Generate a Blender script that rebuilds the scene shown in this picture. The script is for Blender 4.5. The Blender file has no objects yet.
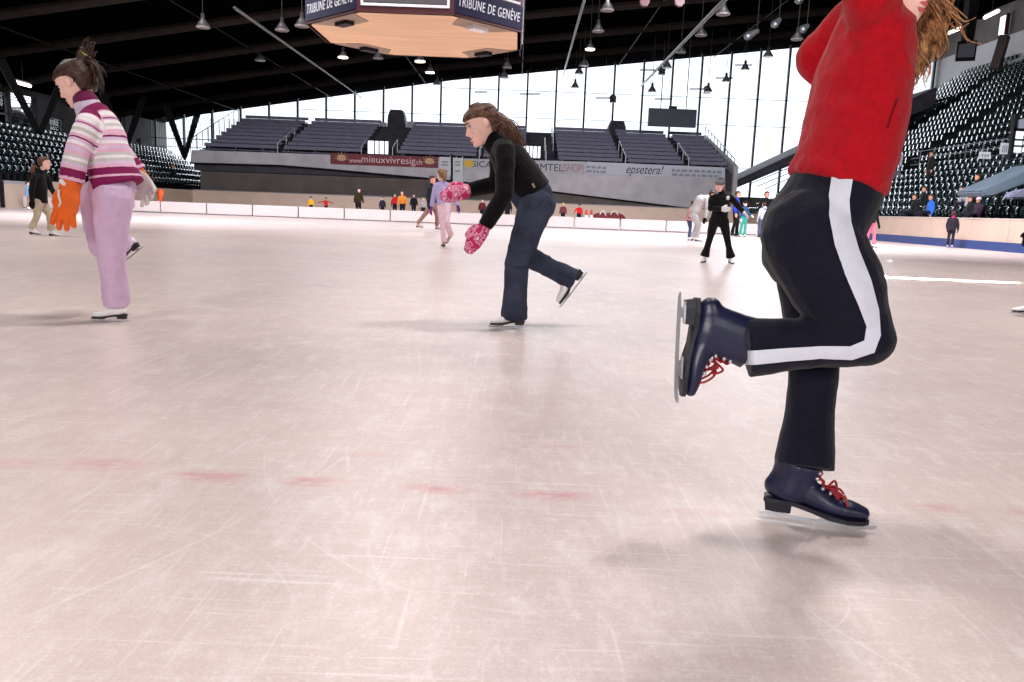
import bpy, bmesh, math, random
from mathutils import Vector, Matrix, noise
from mathutils.bvhtree import BVHTree
random.seed(7)
S = bpy.context.scene
COL = S.collection
V = Vector
# ------------------------------------------------------------------ camera model
CAMZ = 0.75
F = 800.0
PITCH = math.atan(132.0/F)
ROLL = 0.038
FW = V((0, math.cos(PITCH), -math.sin(PITCH)))
UP = V((0, math.sin(PITCH), math.cos(PITCH)))
RX = V((1, 0, 0))
CAM = V((0, 0, CAMZ))
def ray(x, y):
    u, v = x-512.0, 341.0-y
    c, s = math.cos(ROLL), math.sin(ROLL)
    return RX*(u*c-v*s) + FW*F + UP*(u*s+v*c)
def P(x, y, Y):                       # point seen at a pixel, at distance Y down the hall
    d = ray(x, y)
    return CAM + d*(Y/d.y)
def G(x, y, z=0.0):                   # point seen at a pixel, at height z
    d = ray(x, y)
    return CAM + d*((z-CAMZ)/d.z)
def PX(p):                            # pixel of a world point
    d = V(p)-CAM
    a, b, f = d.dot(RX), d.dot(UP), d.dot(FW)
    if f <= 0: return None
    u, v = a/f*F, b/f*F
    c, s = math.cos(ROLL), math.sin(ROLL)
    return (512+u*c+v*s, 341-(-u*s+v*c))
cd = bpy.data.cameras.new('camera')
cam = bpy.data.objects.new('camera', cd)
COL.objects.link(cam)
cd.sensor_width = 36.0
cd.lens = F/1024*36
cd.clip_end = 500
cd.clip_start = 0.05
rr = RX*math.cos(ROLL)+UP*math.sin(ROLL)
ru = -RX*math.sin(ROLL)+UP*math.cos(ROLL)
M3 = Matrix((rr, ru, -FW)).transposed()
cam.matrix_world = Matrix.Translation(CAM) @ M3.to_4x4()
S.camera = cam
S.view_settings.view_transform = 'Standard'
S.view_settings.look = 'None'
S.view_settings.exposure = 0.0
# ------------------------------------------------------------------ materials
def hexc(r, g, b):
    f = lambda c: (c/255/12.92) if c/255 <= .04045 else ((c/255+.055)/1.055)**2.4
    return (f(r), f(g), f(b), 1)
MATS = {}
def mat(name, rgb, rough=.6, var=.12, scale=12.0, metal=0.0, spec=.5, bump=0.0, emit=0.0, stretch=(1,1,1), sheen=0):
    if name in MATS: return MATS[name]
    m = bpy.data.materials.new(name); m.use_nodes = True
    nt = m.node_tree; N = nt.nodes; L = nt.links
    b = N['Principled BSDF']
    c = hexc(*rgb) if max(rgb) > 1.0 else (*rgb, 1)
    tc = N.new('ShaderNodeTexCoord'); mp = N.new('ShaderNodeMapping'); mp.inputs['Scale'].default_value = stretch
    L.new(tc.outputs['Object'], mp.inputs['Vector'])
    nz = N.new('ShaderNodeTexNoise'); nz.inputs['Scale'].default_value = scale; nz.inputs['Detail'].default_value = 4
    L.new(mp.outputs[0], nz.inputs['Vector'])
    cr = N.new('ShaderNodeValToRGB')
    cr.color_ramp.elements[0].position = .3; cr.color_ramp.elements[1].position = .7
    cr.color_ramp.elements[0].color = (*[x*(1-var) for x in c[:3]], 1)
    cr.color_ramp.elements[1].color = (*[min(1, x*(1+var)) for x in c[:3]], 1)
    L.new(nz.outputs['Fac'], cr.inputs['Fac'])
    L.new(cr.outputs['Color'], b.inputs['Base Color'])
    b.inputs['Roughness'].default_value = rough
    b.inputs['Metallic'].default_value = metal
    b.inputs['Specular IOR Level'].default_value = spec
    if sheen: b.inputs['Sheen Weight'].default_value = sheen
    if bump:
        bp = N.new('ShaderNodeBump'); bp.inputs['Strength'].default_value = bump; bp.inputs['Distance'].default_value = .01
        L.new(nz.outputs['Fac'], bp.inputs['Height']); L.new(bp.outputs[0], b.inputs['Normal'])
    if emit:
        L.new(cr.outputs['Color'], b.inputs['Emission Color']); b.inputs['Emission Strength'].default_value = emit
    MATS[name] = m
    return m
def attr_mat(name, stops, rough=.8, fuzz=.10, scale=150.0, spec=.2):
    """stops: list of (position, rgb) on the vertex attribute 't' - bands knitted into cloth"""
    m = bpy.data.materials.new(name); m.use_nodes = True
    nt = m.node_tree; N = nt.nodes; L = nt.links; b = N['Principled BSDF']
    at = N.new('ShaderNodeAttribute'); at.attribute_name = 't'
    tc = N.new('ShaderNodeTexCoord')
    nz = N.new('ShaderNodeTexNoise'); nz.inputs['Scale'].default_value = 30; L.new(tc.outputs['Object'], nz.inputs['Vector'])
    ad = N.new('ShaderNodeMath'); ad.operation = 'MULTIPLY_ADD'; ad.inputs[1].default_value = .012
    L.new(nz.outputs['Fac'], ad.inputs[0]); L.new(at.outputs['Fac'], ad.inputs[2])
    cr = N.new('ShaderNodeValToRGB'); cr.color_ramp.interpolation = 'CONSTANT'
    els = cr.color_ramp.elements
    els[0].position = 0; els[0].color = hexc(*stops[0][1])
    els[1].position = stops[1][0]; els[1].color = hexc(*stops[1][1])
    for p, c in stops[2:]:
        e = els.new(p); e.color = hexc(*c)
    L.new(ad.outputs[0], cr.inputs['Fac'])
    n2 = N.new('ShaderNodeTexNoise'); n2.inputs['Scale'].default_value = scale; L.new(tc.outputs['Object'], n2.inputs['Vector'])
    mx = N.new('ShaderNodeMix'); mx.data_type = 'RGBA'; mx.blend_type = 'MULTIPLY'; mx.inputs[0].default_value = fuzz*1.6
    L.new(cr.outputs['Color'], mx.inputs[6]); L.new(n2.outputs['Fac'], mx.inputs[7])
    L.new(mx.outputs[2], b.inputs['Base Color'])
    bp = N.new('ShaderNodeBump'); bp.inputs['Strength'].default_value = .25; bp.inputs['Distance'].default_value = .004
    L.new(n2.outputs['Fac'], bp.inputs['Height']); L.new(bp.outputs[0], b.inputs['Normal'])
    b.inputs['Roughness'].default_value = rough; b.inputs['Specular IOR Level'].default_value = spec
    return m
# ------------------------------------------------------------------ object helpers
def link(name, me, m=None, parent=None, smooth=False):
    o = bpy.data.objects.new(name, me); COL.objects.link(o)
    if m is not None:
        for x in (m if isinstance(m, (list, tuple)) else [m]): me.materials.append(x)
    if smooth:
        for p in me.polygons: p.use_smooth = True
    if parent is not None:
        o.parent = parent
        o.matrix_parent_inverse = parent.matrix_basis.inverted()
    return o
def obj(name, bm, m=None, parent=None, smooth=False):
    me = bpy.data.meshes.new(name)
    bmesh.ops.recalc_face_normals(bm, faces=bm.faces[:])
    bm.to_mesh(me); bm.free()
    return link(name, me, m, parent, smooth)
def tag(o, label, cat, group=None, kind=None):
    o['label'] = label; o['category'] = cat
    if group: o['group'] = group
    if kind: o['kind'] = kind
    return o
def thing(name, label, cat, loc=(0,0,0), group=None):
    o = bpy.data.objects.new(name, None); COL.objects.link(o)
    o.empty_display_size = .1; o.location = loc
    return tag(o, label, cat, group)
def struct(name, bm, m, parent=None, smooth=False):
    o = obj(name, bm, m, parent, smooth)
    if parent is None: o['kind'] = 'structure'
    return o
def BM(): return bmesh.new()
def box(bm, c, s, R=None):
    c = V(c); vs = []
    for dx in (-.5,.5):
        for dy in (-.5,.5):
            for dz in (-.5,.5):
                p = V((dx*s[0], dy*s[1], dz*s[2]))
                if R is not None: p = R @ p
                vs.append(bm.verts.new(c+p))
    for f in ((0,1,3,2),(4,6,7,5),(0,4,5,1),(2,3,7,6),(0,2,6,4),(1,5,7,3)):
        bm.faces.new([vs[i] for i in f])
def box2(bm, a, b):
    a, b = V(a), V(b); box(bm, (a+b)/2, [abs(b[i]-a[i]) for i in range(3)])
def quad(bm, *ps):
    bm.faces.new([bm.verts.new(p) for p in ps])
def prism(bm, poly, d):
    """extrude closed polygon (3D points) by vector d"""
    d = V(d)
    a = [bm.verts.new(p) for p in poly]; b = [bm.verts.new(V(p)+d) for p in poly]
    bm.faces.new(a); bm.faces.new(b[::-1])
    n = len(a)
    for i in range(n): bm.faces.new((a[i], b[i], b[(i+1) % n], a[(i+1) % n]))
def cr_interp(pts, rad, k):
    """Catmull-Rom resample of points and radii"""
    if k <= 1 or len(pts) < 2: return list(pts), list(rad)
    n = len(pts); OP = []; OR = []
    for i in range(n-1):
        p0 = pts[i-1] if i else pts[0]*2-pts[1]
        p1, p2 = pts[i], pts[i+1]
        p3 = pts[i+2] if i+2 < n else pts[-1]*2-pts[-2]
        for j in range(k):
            t = j/k
            OP.append(.5*((2*p1)+(p2-p0)*t+(2*p0-5*p1+4*p2-p3)*t*t+(3*p1-p0-3*p2+p3)*t*t*t))
            s = t*t*(3-2*t)
            OR.append(tuple(a*(1-s)+b*s for a, b in zip(rad[i], rad[i+1])))
    OP.append(pts[-1]); OR.append(rad[-1])
    return OP, OR
def tube(bm, pts, rad, ref=(0,0,1), n=12, k=1, cap=True, flat=''):
    """swept tube with elliptic section; rad entries: r or (a,b), a along ref"""
    pts = [V(p) for p in pts]
    rad = [(r, r) if not isinstance(r, (tuple, list)) else tuple(r) for r in rad]
    pts, rad = cr_interp(pts, rad, k)
    ref = V(ref)
    m = len(pts)
    T = []
    for i in range(m):
        t = (pts[min(i+1, m-1)]-pts[max(i-1, 0)])
        T.append(t.normalized() if t.length > 1e-9 else V((0,0,1)))
    if cap:
        def ext(p, t, r):
            rm = min(r); q = []
            for a in (.5, .87, 1.0):
                f = math.sqrt(max(0, 1-a*a)) if a < 1 else .04
                q.append((p+t*rm*a, (r[0]*f, r[1]*f), t))
            return q
        head = [(p, r, t) for p, r, t in ext(pts[0], -T[0], rad[0])][::-1]
        tail = ext(pts[-1], T[-1], rad[-1])
        if 's' in flat: head = []
        if 'e' in flat: tail = []
        pts = [h[0] for h in head]+pts+[h[0] for h in tail]
        rad = [h[1] for h in head]+rad+[h[1] for h in tail]
        T = [T[0]]*len(head)+T+[T[-1]]*len(tail)
    rings = []
    pa = None
    for p, r, t in zip(pts, rad, T):
        a = ref-t*ref.dot(t)
        if a.length < .05: a = pa if pa is not None else t.orthogonal()
        a = (a-t*a.dot(t)).normalized(); pa = a
        b = t.cross(a)
        rings.append([bm.verts.new(p+a*r[0]*math.cos(2*math.pi*j/n)+b*r[1]*math.sin(2*math.pi*j/n)) for j in range(n)])
    for i in range(len(rings)-1):
        A, B = rings[i], rings[i+1]
        for j in range(n): bm.faces.new((A[j], A[(j+1) % n], B[(j+1) % n], B[j]))
    bm.faces.new(rings[0][::-1]); bm.faces.new(rings[-1])
def ball(bm, c, r, seg=12, R=None):
    r = r if isinstance(r, (tuple, list)) else (r, r, r)
    c = V(c); rings = []
    h = seg//2
    for i in range(1, h):
        ph = math.pi*i/h; ring = []
        for j in range(seg):
            th = 2*math.pi*j/seg
            p = V((r[0]*math.sin(ph)*math.cos(th), r[1]*math.sin(ph)*math.sin(th), r[2]*math.cos(ph)))
            ring.append(bm.verts.new(c+(R @ p if R is not None else p)))
        rings.append(ring)
    tp = V((0,0,r[2])); bt = V((0,0,-r[2]))
    t = bm.verts.new(c+(R @ tp if R is not None else tp)); b = bm.verts.new(c+(R @ bt if R is not None else bt))
    for j in range(seg):
        bm.faces.new((t, rings[0][j], rings[0][(j+1) % seg])); bm.faces.new((b, rings[-1][(j+1) % seg], rings[-1][j]))
        for i in range(len(rings)-1):
            bm.faces.new((rings[i][j], rings[i+1][j], rings[i+1][(j+1) % seg], rings[i][(j+1) % seg]))
def fuse(bm, voxel, smooth=2, fac=.5):
    """weld overlapping closed shapes into one continuous skin (voxel remesh); returns a mesh"""
    bmesh.ops.recalc_face_normals(bm, faces=bm.faces[:])
    me = bpy.data.meshes.new('fuse_tmp'); bm.to_mesh(me); bm.free()
    o = bpy.data.objects.new('fuse_tmp', me); COL.objects.link(o)
    r = o.modifiers.new('r', 'REMESH'); r.mode = 'VOXEL'; r.voxel_size = voxel; r.use_smooth_shade = True
    if smooth:
        s = o.modifiers.new('s', 'SMOOTH'); s.iterations = smooth; s.factor = fac
    dg = bpy.context.evaluated_depsgraph_get(); dg.update()
    out = bpy.data.meshes.new_from_object(o.evaluated_get(dg))
    bpy.data.objects.remove(o); bpy.data.meshes.remove(me)
    for p in out.polygons: p.use_smooth = True
    return out
def text_mesh(body, size, depth=.004, shear=0.0, spacing=1.0):
    cu = bpy.data.curves.new('lettering', 'FONT'); cu.body = body; cu.size = size; cu.extrude = depth; cu.shear = shear
    cu.align_x = 'CENTER'; cu.align_y = 'CENTER'; cu.space_character = spacing; cu.offset = 0
    o = bpy.data.objects.new('lettering_tmp', cu); COL.objects.link(o)
    dg = bpy.context.evaluated_depsgraph_get(); dg.update()
    me = bpy.data.meshes.new_from_object(o.evaluated_get(dg))
    bpy.data.objects.remove(o); bpy.data.curves.remove(cu)
    return me
def put_text(name, body, size, origin, xdir, ydir, m, parent, shear=0.0, bold=0.0, width=None, spacing=1.0):
    me = text_mesh(body, size, shear=shear, spacing=spacing)
    x = V(xdir).normalized(); y = V(ydir).normalized(); z = x.cross(y)
    xs = [v.co.x for v in me.vertices]
    sc = (width/(max(xs)-min(xs))) if width else 1.0
    cx = (max(xs)+min(xs))/2
    for v in me.vertices:
        c = v.co.copy(); v.co = V(origin)+x*(c.x-cx)*sc+y*c.y+z*c.z
    return link(name, me, m, parent)
ORD = ['first','second','third','fourth','fifth','sixth','seventh','eighth','ninth','tenth','eleventh','twelfth','thirteenth','fourteenth','fifteenth','sixteenth','seventeenth','eighteenth','nineteenth','twentieth']
TENS = {2:'twenty',3:'thirty',4:'forty',5:'fifty',6:'sixty'}
def ordn(i):       # 1-based ordinal word
    if i <= 20: return ORD[i-1]
    t, u = divmod(i, 10)
    return (TENS[t]+'-'+ORD[u-1]) if u else TENS[t][:-1]+'ieth'
# ================================================================== THE HALL
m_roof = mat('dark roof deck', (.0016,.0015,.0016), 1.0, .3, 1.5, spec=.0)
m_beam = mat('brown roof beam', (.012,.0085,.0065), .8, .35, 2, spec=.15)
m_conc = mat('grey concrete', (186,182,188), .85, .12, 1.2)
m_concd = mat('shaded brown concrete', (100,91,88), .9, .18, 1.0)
m_lconc = mat('pale concrete', (188,184,184), .85, .06, .8)
m_dark = mat('dark terrace', (62,60,68), .85, .2, 1.2)
m_steel = mat('dark steel', (22,22,26), .6, .2, 3, spec=.3)
m_white = mat('white paint', (225,225,228), .5, .04, 3)
m_grey = mat('grey metal', (120,122,128), .45, .08, 5, metal=.4)
def roof_z(x):
    pts = [(-40,5.4),(-34,6.2),(-28,7.75),(-6,11.45),(11,13.6),(28,15.8),(36,16.8)]
    for (a, za), (b, zb) in zip(pts, pts[1:]):
        if x <= b: return za+(zb-za)*(x-a)/(b-a)
    return pts[-1][1]
# ---- ceiling
bm = BM(); xs = [-40,-34,-28,-17,-6,2.5,11,19.5,28,36]
for a, b in zip(xs, xs[1:]):
    quad(bm, (a,-28,roof_z(a)), (b,-28,roof_z(b)), (b,71.5,roof_z(b)), (a,71.5,roof_z(a)))
bmesh.ops.remove_doubles(bm, verts=bm.verts[:], dist=1e-4)
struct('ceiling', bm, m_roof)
k = 0
for Y in (27.5, 32, 37, 43, 49.5, 56.5, 63.5):
    k += 1
    bm = BM()
    for a, b in zip(xs[1:], xs[2:]):
        tube(bm, [(a,Y,roof_z(a)-.2),(b,Y,roof_z(b)-.2)], [(.16,.26)]*2, ref=(0,1,0), n=4, cap=False)
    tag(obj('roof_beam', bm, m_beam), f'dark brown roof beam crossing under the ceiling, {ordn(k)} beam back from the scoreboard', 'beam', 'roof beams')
k = 0
for X in (-24,-16,-8,0,8,16,24):
    k += 1
    bm = BM(); tube(bm, [(X,22,roof_z(X)-.32),(X,70,roof_z(X)-.32)], [.035]*2, n=6)
    tag(obj('conduit', bm, m_beam), f'thin dark conduit under the roof running away from the viewer, {ordn(k)} from the left', 'conduit', 'roof conduits')
# ---- floors
m_floor = mat('concrete floor', (70,66,66), .9, .15, 1.0)
bm = BM(); quad(bm, (-40,-28,-.03), (36,-28,-.03), (36,72,-.03), (-40,72,-.03)); struct('floor_concrete', bm, m_floor)
def ice_material():
    m = bpy.data.materials.new('scratched ice'); m.use_nodes = True
    nt = m.node_tree; N = nt.nodes; L = nt.links; b = N['Principled BSDF']
    tc = N.new('ShaderNodeTexCoord')
    def noise_(scale, st=(1,1,1), rot=0, detail=4, rough=.55, dist=0):
        mp = N.new('ShaderNodeMapping'); mp.inputs['Scale'].default_value = st; mp.inputs['Rotation'].default_value = (0,0,rot)
        L.new(tc.outputs['Object'], mp.inputs['Vector'])
        n = N.new('ShaderNodeTexNoise'); n.inputs['Scale'].default_value = scale; n.inputs['Detail'].default_value = detail
        n.inputs['Roughness'].default_value = rough; n.inputs['Distortion'].default_value = dist
        L.new(mp.outputs[0], n.inputs['Vector']); return n.outputs['Fac']
    def ramp(inp, p0, p1, c0, c1):
        r = N.new('ShaderNodeValToRGB'); e = r.color_ramp.elements
        e[0].position = p0; e[1].position = p1; e[0].color = c0; e[1].color = c1
        L.new(inp, r.inputs['Fac']); return r.outputs['Color']
    def mix(a, bcol, fac, typ='MIX'):
        x = N.new('ShaderNodeMix'); x.data_type = 'RGBA'; x.blend_type = typ
        if isinstance(fac, float): x.inputs[0].default_value = fac
        else: L.new(fac, x.inputs[0])
        for i, s in ((6, a), (7, bcol)):
            if isinstance(s, tuple): x.inputs[i].default_value = s
            else: L.new(s, x.inputs[i])
        return x.outputs[2]
    def math_(op, a, b_=None, clamp=False):
        x = N.new('ShaderNodeMath'); x.operation = op; x.use_clamp = clamp
        for i, s in ((0, a), (1, b_)):
            if s is None: continue
            if isinstance(s, (int, float)): x.inputs[i].default_value = s
            else: L.new(s, x.inputs[i])
        return x.outputs[0]
    W = (1,1,1,1); K = (0,0,0,1)
    base = ramp(noise_(.55, (1,.8,1), .3, 5), .35, .68, hexc(*ICE_A), hexc(*ICE_B))
    cloud = ramp(noise_(1.8, (1,1.5,1), 1.1, 5, .6), .22, .80, (.90,.885,.89,1), (1.06,1.06,1.07,1))
    col = mix(base, cloud, 1.0, 'MULTIPLY')
    # fine scratches, several directions
    rough_sum = None
    for sc, st, rot, p0, p1, amt in ((6,(4,.8,1),.55,.58,.78,.15),(7,(4,.8,1),-.8,.58,.78,.15),(5,(6,.6,1),1.1,.60,.76,.17),(9,(3.5,.9,1),-1.15,.58,.76,.16),(7,(.7,6,1),.08,.58,.76,.20),(4,(14,.4,1),.8,.63,.70,.24),(4,(.5,16,1),-.3,.62,.70,.30),(11,(.8,5,1),-.15,.56,.76,.18)):
        s = ramp(noise_(sc, st, rot, 3, .5, .25), p0, p1, K, W)
        f = math_('MULTIPLY', s, amt)
        col = mix(col, hexc(250,247,247), f)
    # fine frost speckle
    sp = ramp(noise_(85, (1,1.3,1), .4, 3), .52, .75, K, W)
    col = mix(col, hexc(252,248,248), math_('MULTIPLY', sp, .22))
    fr = ramp(noise_(5, (1.5,.8,1), .25, 9, .72), .50, .72, K, W)
    col = mix(col, hexc(250,243,241), math_('MULTIPLY', fr, .42))
    fr2 = ramp(noise_(17, (1.7,.9,1), -.3, 8, .7), .54, .74, K, W)
    col = mix(col, hexc(252,248,248), math_('MULTIPLY', fr2, .38))
    gr = ramp(noise_(160, (1,1.2,1), 0, 2), .3, .7, (.93,.92,.92,1), (1.05,1.05,1.05,1))
    col = mix(col, gr, 1.0, 'MULTIPLY')
    # curved skate tracks : thin rings of big circles
    wv = None
    for cx, cy, R, wd, sx in ((-.9,1.2,.55,.004,1),(1.3,2.0,.8,.004,.7),(.35,1.55,.35,.003,1.4),(-1.6,3.2,1.2,.006,.5),(1.0,4.4,1.7,.007,.4),(.1,2.9,.9,.005,.6),(-2.2,1.9,.8,.004,.8),(2.1,1.35,.6,.004,.8)):
        sb = N.new('ShaderNodeVectorMath'); sb.operation = 'SUBTRACT'; L.new(tc.outputs['Object'], sb.inputs[0]); sb.inputs[1].default_value = (cx, cy, 0)
        ml = N.new('ShaderNodeVectorMath'); ml.operation = 'MULTIPLY'; L.new(sb.outputs[0], ml.inputs[0]); ml.inputs[1].default_value = (1, sx, 0)
        ln = N.new('ShaderNodeVectorMath'); ln.operation = 'LENGTH'; L.new(ml.outputs[0], ln.inputs[0])
        d = math_('ABSOLUTE', math_('SUBTRACT', ln.outputs['Value'], R))
        s = math_('SUBTRACT', 1.0, math_('DIVIDE', d, wd), True)
        wv = s if wv is None else math_('MAXIMUM', wv, s)
    brk = ramp(noise_(1.7, (1,1,1), 0, 2), .45, .6, K, W)
    col = mix(col, hexc(252,250,250), math_('MULTIPLY', math_('MULTIPLY', wv, brk), .3))
    # worn red paint of an old line under the ice
    acc = None
    for px, py, w, h, st in ((14,463,.10,.035,.5),(98,464,.16,.04,.6),(210,476,.13,.03,.8),(312,481,.10,.028,1),(436,489,.11,.03,.8),(552,495,.12,.026,.9),(692,512,.10,.022,.35),(936,508,.09,.03,.5),(1018,512,.05,.03,.4),(366,455,.13,.03,.25),(560,446,.14,.035,.3),(705,432,.10,.03,.25)):
        g = G(px, py)
        sb = N.new('ShaderNodeVectorMath'); sb.operation = 'SUBTRACT'; L.new(tc.outputs['Object'], sb.inputs[0]); sb.inputs[1].default_value = (g.x, g.y, 0)
        ml = N.new('ShaderNodeVectorMath'); ml.operation = 'MULTIPLY'; L.new(sb.outputs[0], ml.inputs[0]); ml.inputs[1].default_value = (1/w, 1/(h*1.6), 0)
        ln = N.new('ShaderNodeVectorMath'); ln.operation = 'LENGTH'; L.new(ml.outputs[0], ln.inputs[0])
        s = math_('MULTIPLY', math_('SUBTRACT', 1.15, ln.outputs['Value'], True), st)
        acc = s if acc is None else math_('MAXIMUM', acc, s)
    red = math_('MULTIPLY', acc, ramp(noise_(14, (1,2.5,1), 0, 5), .30, .62, K, W))
    col = mix(col, hexc(205,110,125), math_('MULTIPLY', red, .75))
    L.new(col, b.inputs['Base Color'])
    b.inputs['Roughness'].default_value = .34
    b.inputs['Specular IOR Level'].default_value = .36
    return m
ICE_A = (204,187,185); ICE_B = (225,206,199)
m_ice = ice_material()
XL, XR = -22.0, 15.4
bm = BM(); quad(bm, (XL,-24,0), (XR,-24,0), (XR,55,0), (XL,55,0)); struct('floor_ice', bm, m_ice)
# ---- walls
bm = BM(); quad(bm, (-34,-28,0), (36,-28,0), (36,-28,17), (-34,-28,17)); struct('wall_back', bm, mat('back wall', (60,55,52), .9))
# right wall: pale band above the stand, dark top with slits
bm = BM(); box2(bm, (34.6,-28,0), (34.9,72,14.3)); struct('wall_right', bm, m_lconc)
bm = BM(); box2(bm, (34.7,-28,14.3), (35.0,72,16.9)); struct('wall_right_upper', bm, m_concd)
# left wall with openings (built as piers, sill and head)
LW = -31.0
bm = BM()
op = [(45.0,46.6,4.4,6.7),(46.8,48.1,4.4,6.7),(48.4,50.0,4.4,6.7),(50.2,52.9,4.4,6.7),(54.2,55.9,4.7,5.6),(63.7,64.6,5.7,6.75),(66.3,67.1,4.6,5.3)]
y = -28
for a, b, za, zb in op:
    box2(bm, (LW-.3,y,0), (LW,a,8)); box2(bm, (LW-.3,a,0), (LW,b,za)); box2(bm, (LW-.3,a,zb), (LW,b,8)); y = b
box2(bm, (LW-.3,y,0), (LW,72,8))
struct('wall_left', bm, mat('dim grey wall', (58,55,58), .9, .2, .8))
m_glass = bpy.data.materials.new('clear glazing'); m_glass.use_nodes = True
_n = m_glass.node_tree.nodes; _l = m_glass.node_tree.links
_n.clear(); _o = _n.new('ShaderNodeOutputMaterial'); _t = _n.new('ShaderNodeBsdfTransparent'); _g = _n.new('ShaderNodeBsdfGlossy'); _x = _n.new('ShaderNodeMixShader'); _f = _n.new('ShaderNodeFresnel')
_g.inputs['Roughness'].default_value = .05; _t.inputs['Color'].default_value = (.93,.96,1,1); _f.inputs['IOR'].default_value = 1.35
_l.new(_f.outputs[0], _x.inputs[0]); _l.new(_t.outputs[0], _x.inputs[1]); _l.new(_g.outputs[0], _x.inputs[2]); _l.new(_x.outputs[0], _o.inputs[0])
for i, (a, b, za, zb) in enumerate(op):
    bm = BM(); quad(bm, (LW-.2,a,za), (LW-.2,b,za), (LW-.2,b,zb), (LW-.2,a,zb))
    w = struct(f'window_{i+2}', bm, m_glass)
    bm = BM()
    for yy in (a, b): box2(bm, (LW-.22,yy-.05,za), (LW-.08,yy+.05,zb))
    for zz in (za+.03, za+(zb-za)*.38, zb-.03): box2(bm, (LW-.22,a,zz-.04), (LW-.08,b,zz+.04))
    if zb-za > 2:
        for zz in (zb-.2, zb-.34, zb-.5): box2(bm, (LW-.22,a,zz-.025), (LW-.16,b,zz+.025))
    obj('window_frame', bm, m_steel, w)
# far window wall
WY = 70.0
bm = BM()
for a, b in zip(xs[1:], xs[2:]):
    a2, b2 = max(a, -34), min(b, 36)
    quad(bm, (a2,WY,2.5), (b2,WY,2.5), (b2,WY,roof_z(b2)), (a2,WY,roof_z(a2)))
w = struct('window_1', bm, m_glass)
bm = BM()
X = .5-2.42*14
while X < 35:
    box2(bm, (X-.075,WY-.28,2.4), (X+.075,WY-.02,roof_z(X)))
    X += 2.42
obj('window_frame', bm, m_steel, w)
bm = BM()
for z in (4.9, 8.4, 10.6):
    X = -33.4
    while X < 34:
        if roof_z(X) > z+.5: box2(bm, (X,WY-.12,z-.022), (X+2.42,WY-.04,z+.022))
        X += 2.42
obj('transom', bm, m_grey, w)
bm = BM()      # balcony rail of fine balusters in front of the glazing, left end
for i in range(70):
    X = -33+.24*i*.6
    if X > -22.5: break
    box2(bm, (X-.012,WY-1,4.1), (X+.012,WY-.97,7.3))
box2(bm, (-33,WY-1.02,5.5), (-22.5,WY-.96,5.56))
tag(obj('railing', bm, m_steel), 'fine dark vertical bar railing before the far glazing at left end', 'railing')
bm = BM(); box2(bm, (-34,WY-.3,0), (36,WY+.3,2.5)); struct('wall_far', bm, m_concd)
bm = BM(); box2(bm, (-34,-28,0), (-33.7,72,8)); 
bm.free()
# lower recessed dark wall under the far stand and its side
FY = 57.0
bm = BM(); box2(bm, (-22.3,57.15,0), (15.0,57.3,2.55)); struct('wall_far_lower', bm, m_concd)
# fascia of the far stand: pale band that deepens to the right, from photo outline
top = [(192,150),(725,168)]
bot = [(725,213),(690,208.5),(550,191.5),(430,178.5),(330,169.5),(280,165.5),(190,163)]
poly = [P(x, y, FY) for x, y in top+bot]
bm = BM(); prism(bm, poly, (0,.35,0)); struct('wall_stand_front', bm, m_conc)
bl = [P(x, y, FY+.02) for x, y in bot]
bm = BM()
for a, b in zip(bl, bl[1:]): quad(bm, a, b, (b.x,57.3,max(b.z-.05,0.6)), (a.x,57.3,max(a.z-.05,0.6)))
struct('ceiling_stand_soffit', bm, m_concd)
bm = BM()
for a, b in zip(bl, bl[1:]): tube(bm, [a+V((0,-.06,.0)), b+V((0,-.06,.0))], [.045]*2, n=4)
struct('trim_1', bm, m_steel)
bm = BM(); prism(bm, [(15.0,FY,0),(15.0,FY,4.25),(15.0,67.6,7.3),(15.0,67.6,0)], (.3,0,0)); struct('wall_stand_side', bm, m_conc)
# terraces of the far stand
NR = 9; T0Y, T0Z, TDY, TDZ = FY+.35, 3.75, 1.1, .36
bm = BM()
poly = [(-22.8,T0Y,T0Z)]
for i in range(NR):
    poly += [(-22.8,T0Y+TDY*(i+1),T0Z+TDZ*i), (-22.8,T0Y+TDY*(i+1),T0Z+TDZ*(i+1))]
poly += [(-22.8,T0Y+TDY*NR+.5,T0Z+TDZ*NR), (-22.8,T0Y+TDY*NR+.5,2.6), (-22.8,T0Y,2.6)]
prism(bm, poly, (38,0,0)); struct('floor_terrace_far', bm, m_dark)
m_bench = mat('worn brown bench wood', (116,114,136), .6, .2, 3, stretch=(1,8,8))
secs = [(-22.4,-17.25),(-16.75,-11.3),(-8.6,-3.05),(-2.55,.5),(2.8,7.25),(7.75,11.7),(12.2,14.8)]
sn = ['at the far left end','left of the red banner gateway','between the two bright gateways','left of the second gateway','under the left stair housing','under the hanging dark display','at the far right end']
for r in range(NR):
    for s, (a, b) in enumerate(secs):
        y0 = T0Y+TDY*r+.55; z0 = T0Z+TDZ*r
        bm = BM()
        box2(bm, (a,y0,z0+.36), (b,y0+.36,z0+.42)); 
        box2(bm, (a,y0+.44,z0+.60), (b,y0+.48,z0+.84))
        x = a+.3
        while x < b: box2(bm, (x,y0+.05,z0), (x+.06,y0+.42,z0+.36)); box2(bm, (x,y0+.40,z0+.3), (x+.05,y0+.45,z0+.7)); x += 1.9
        tag(obj('bench', bm, m_bench), f'long dark wooden stand bench in {ordn(r+1)} row up, {sn[s]}', 'bench', 'benches of the far stand')
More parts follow.
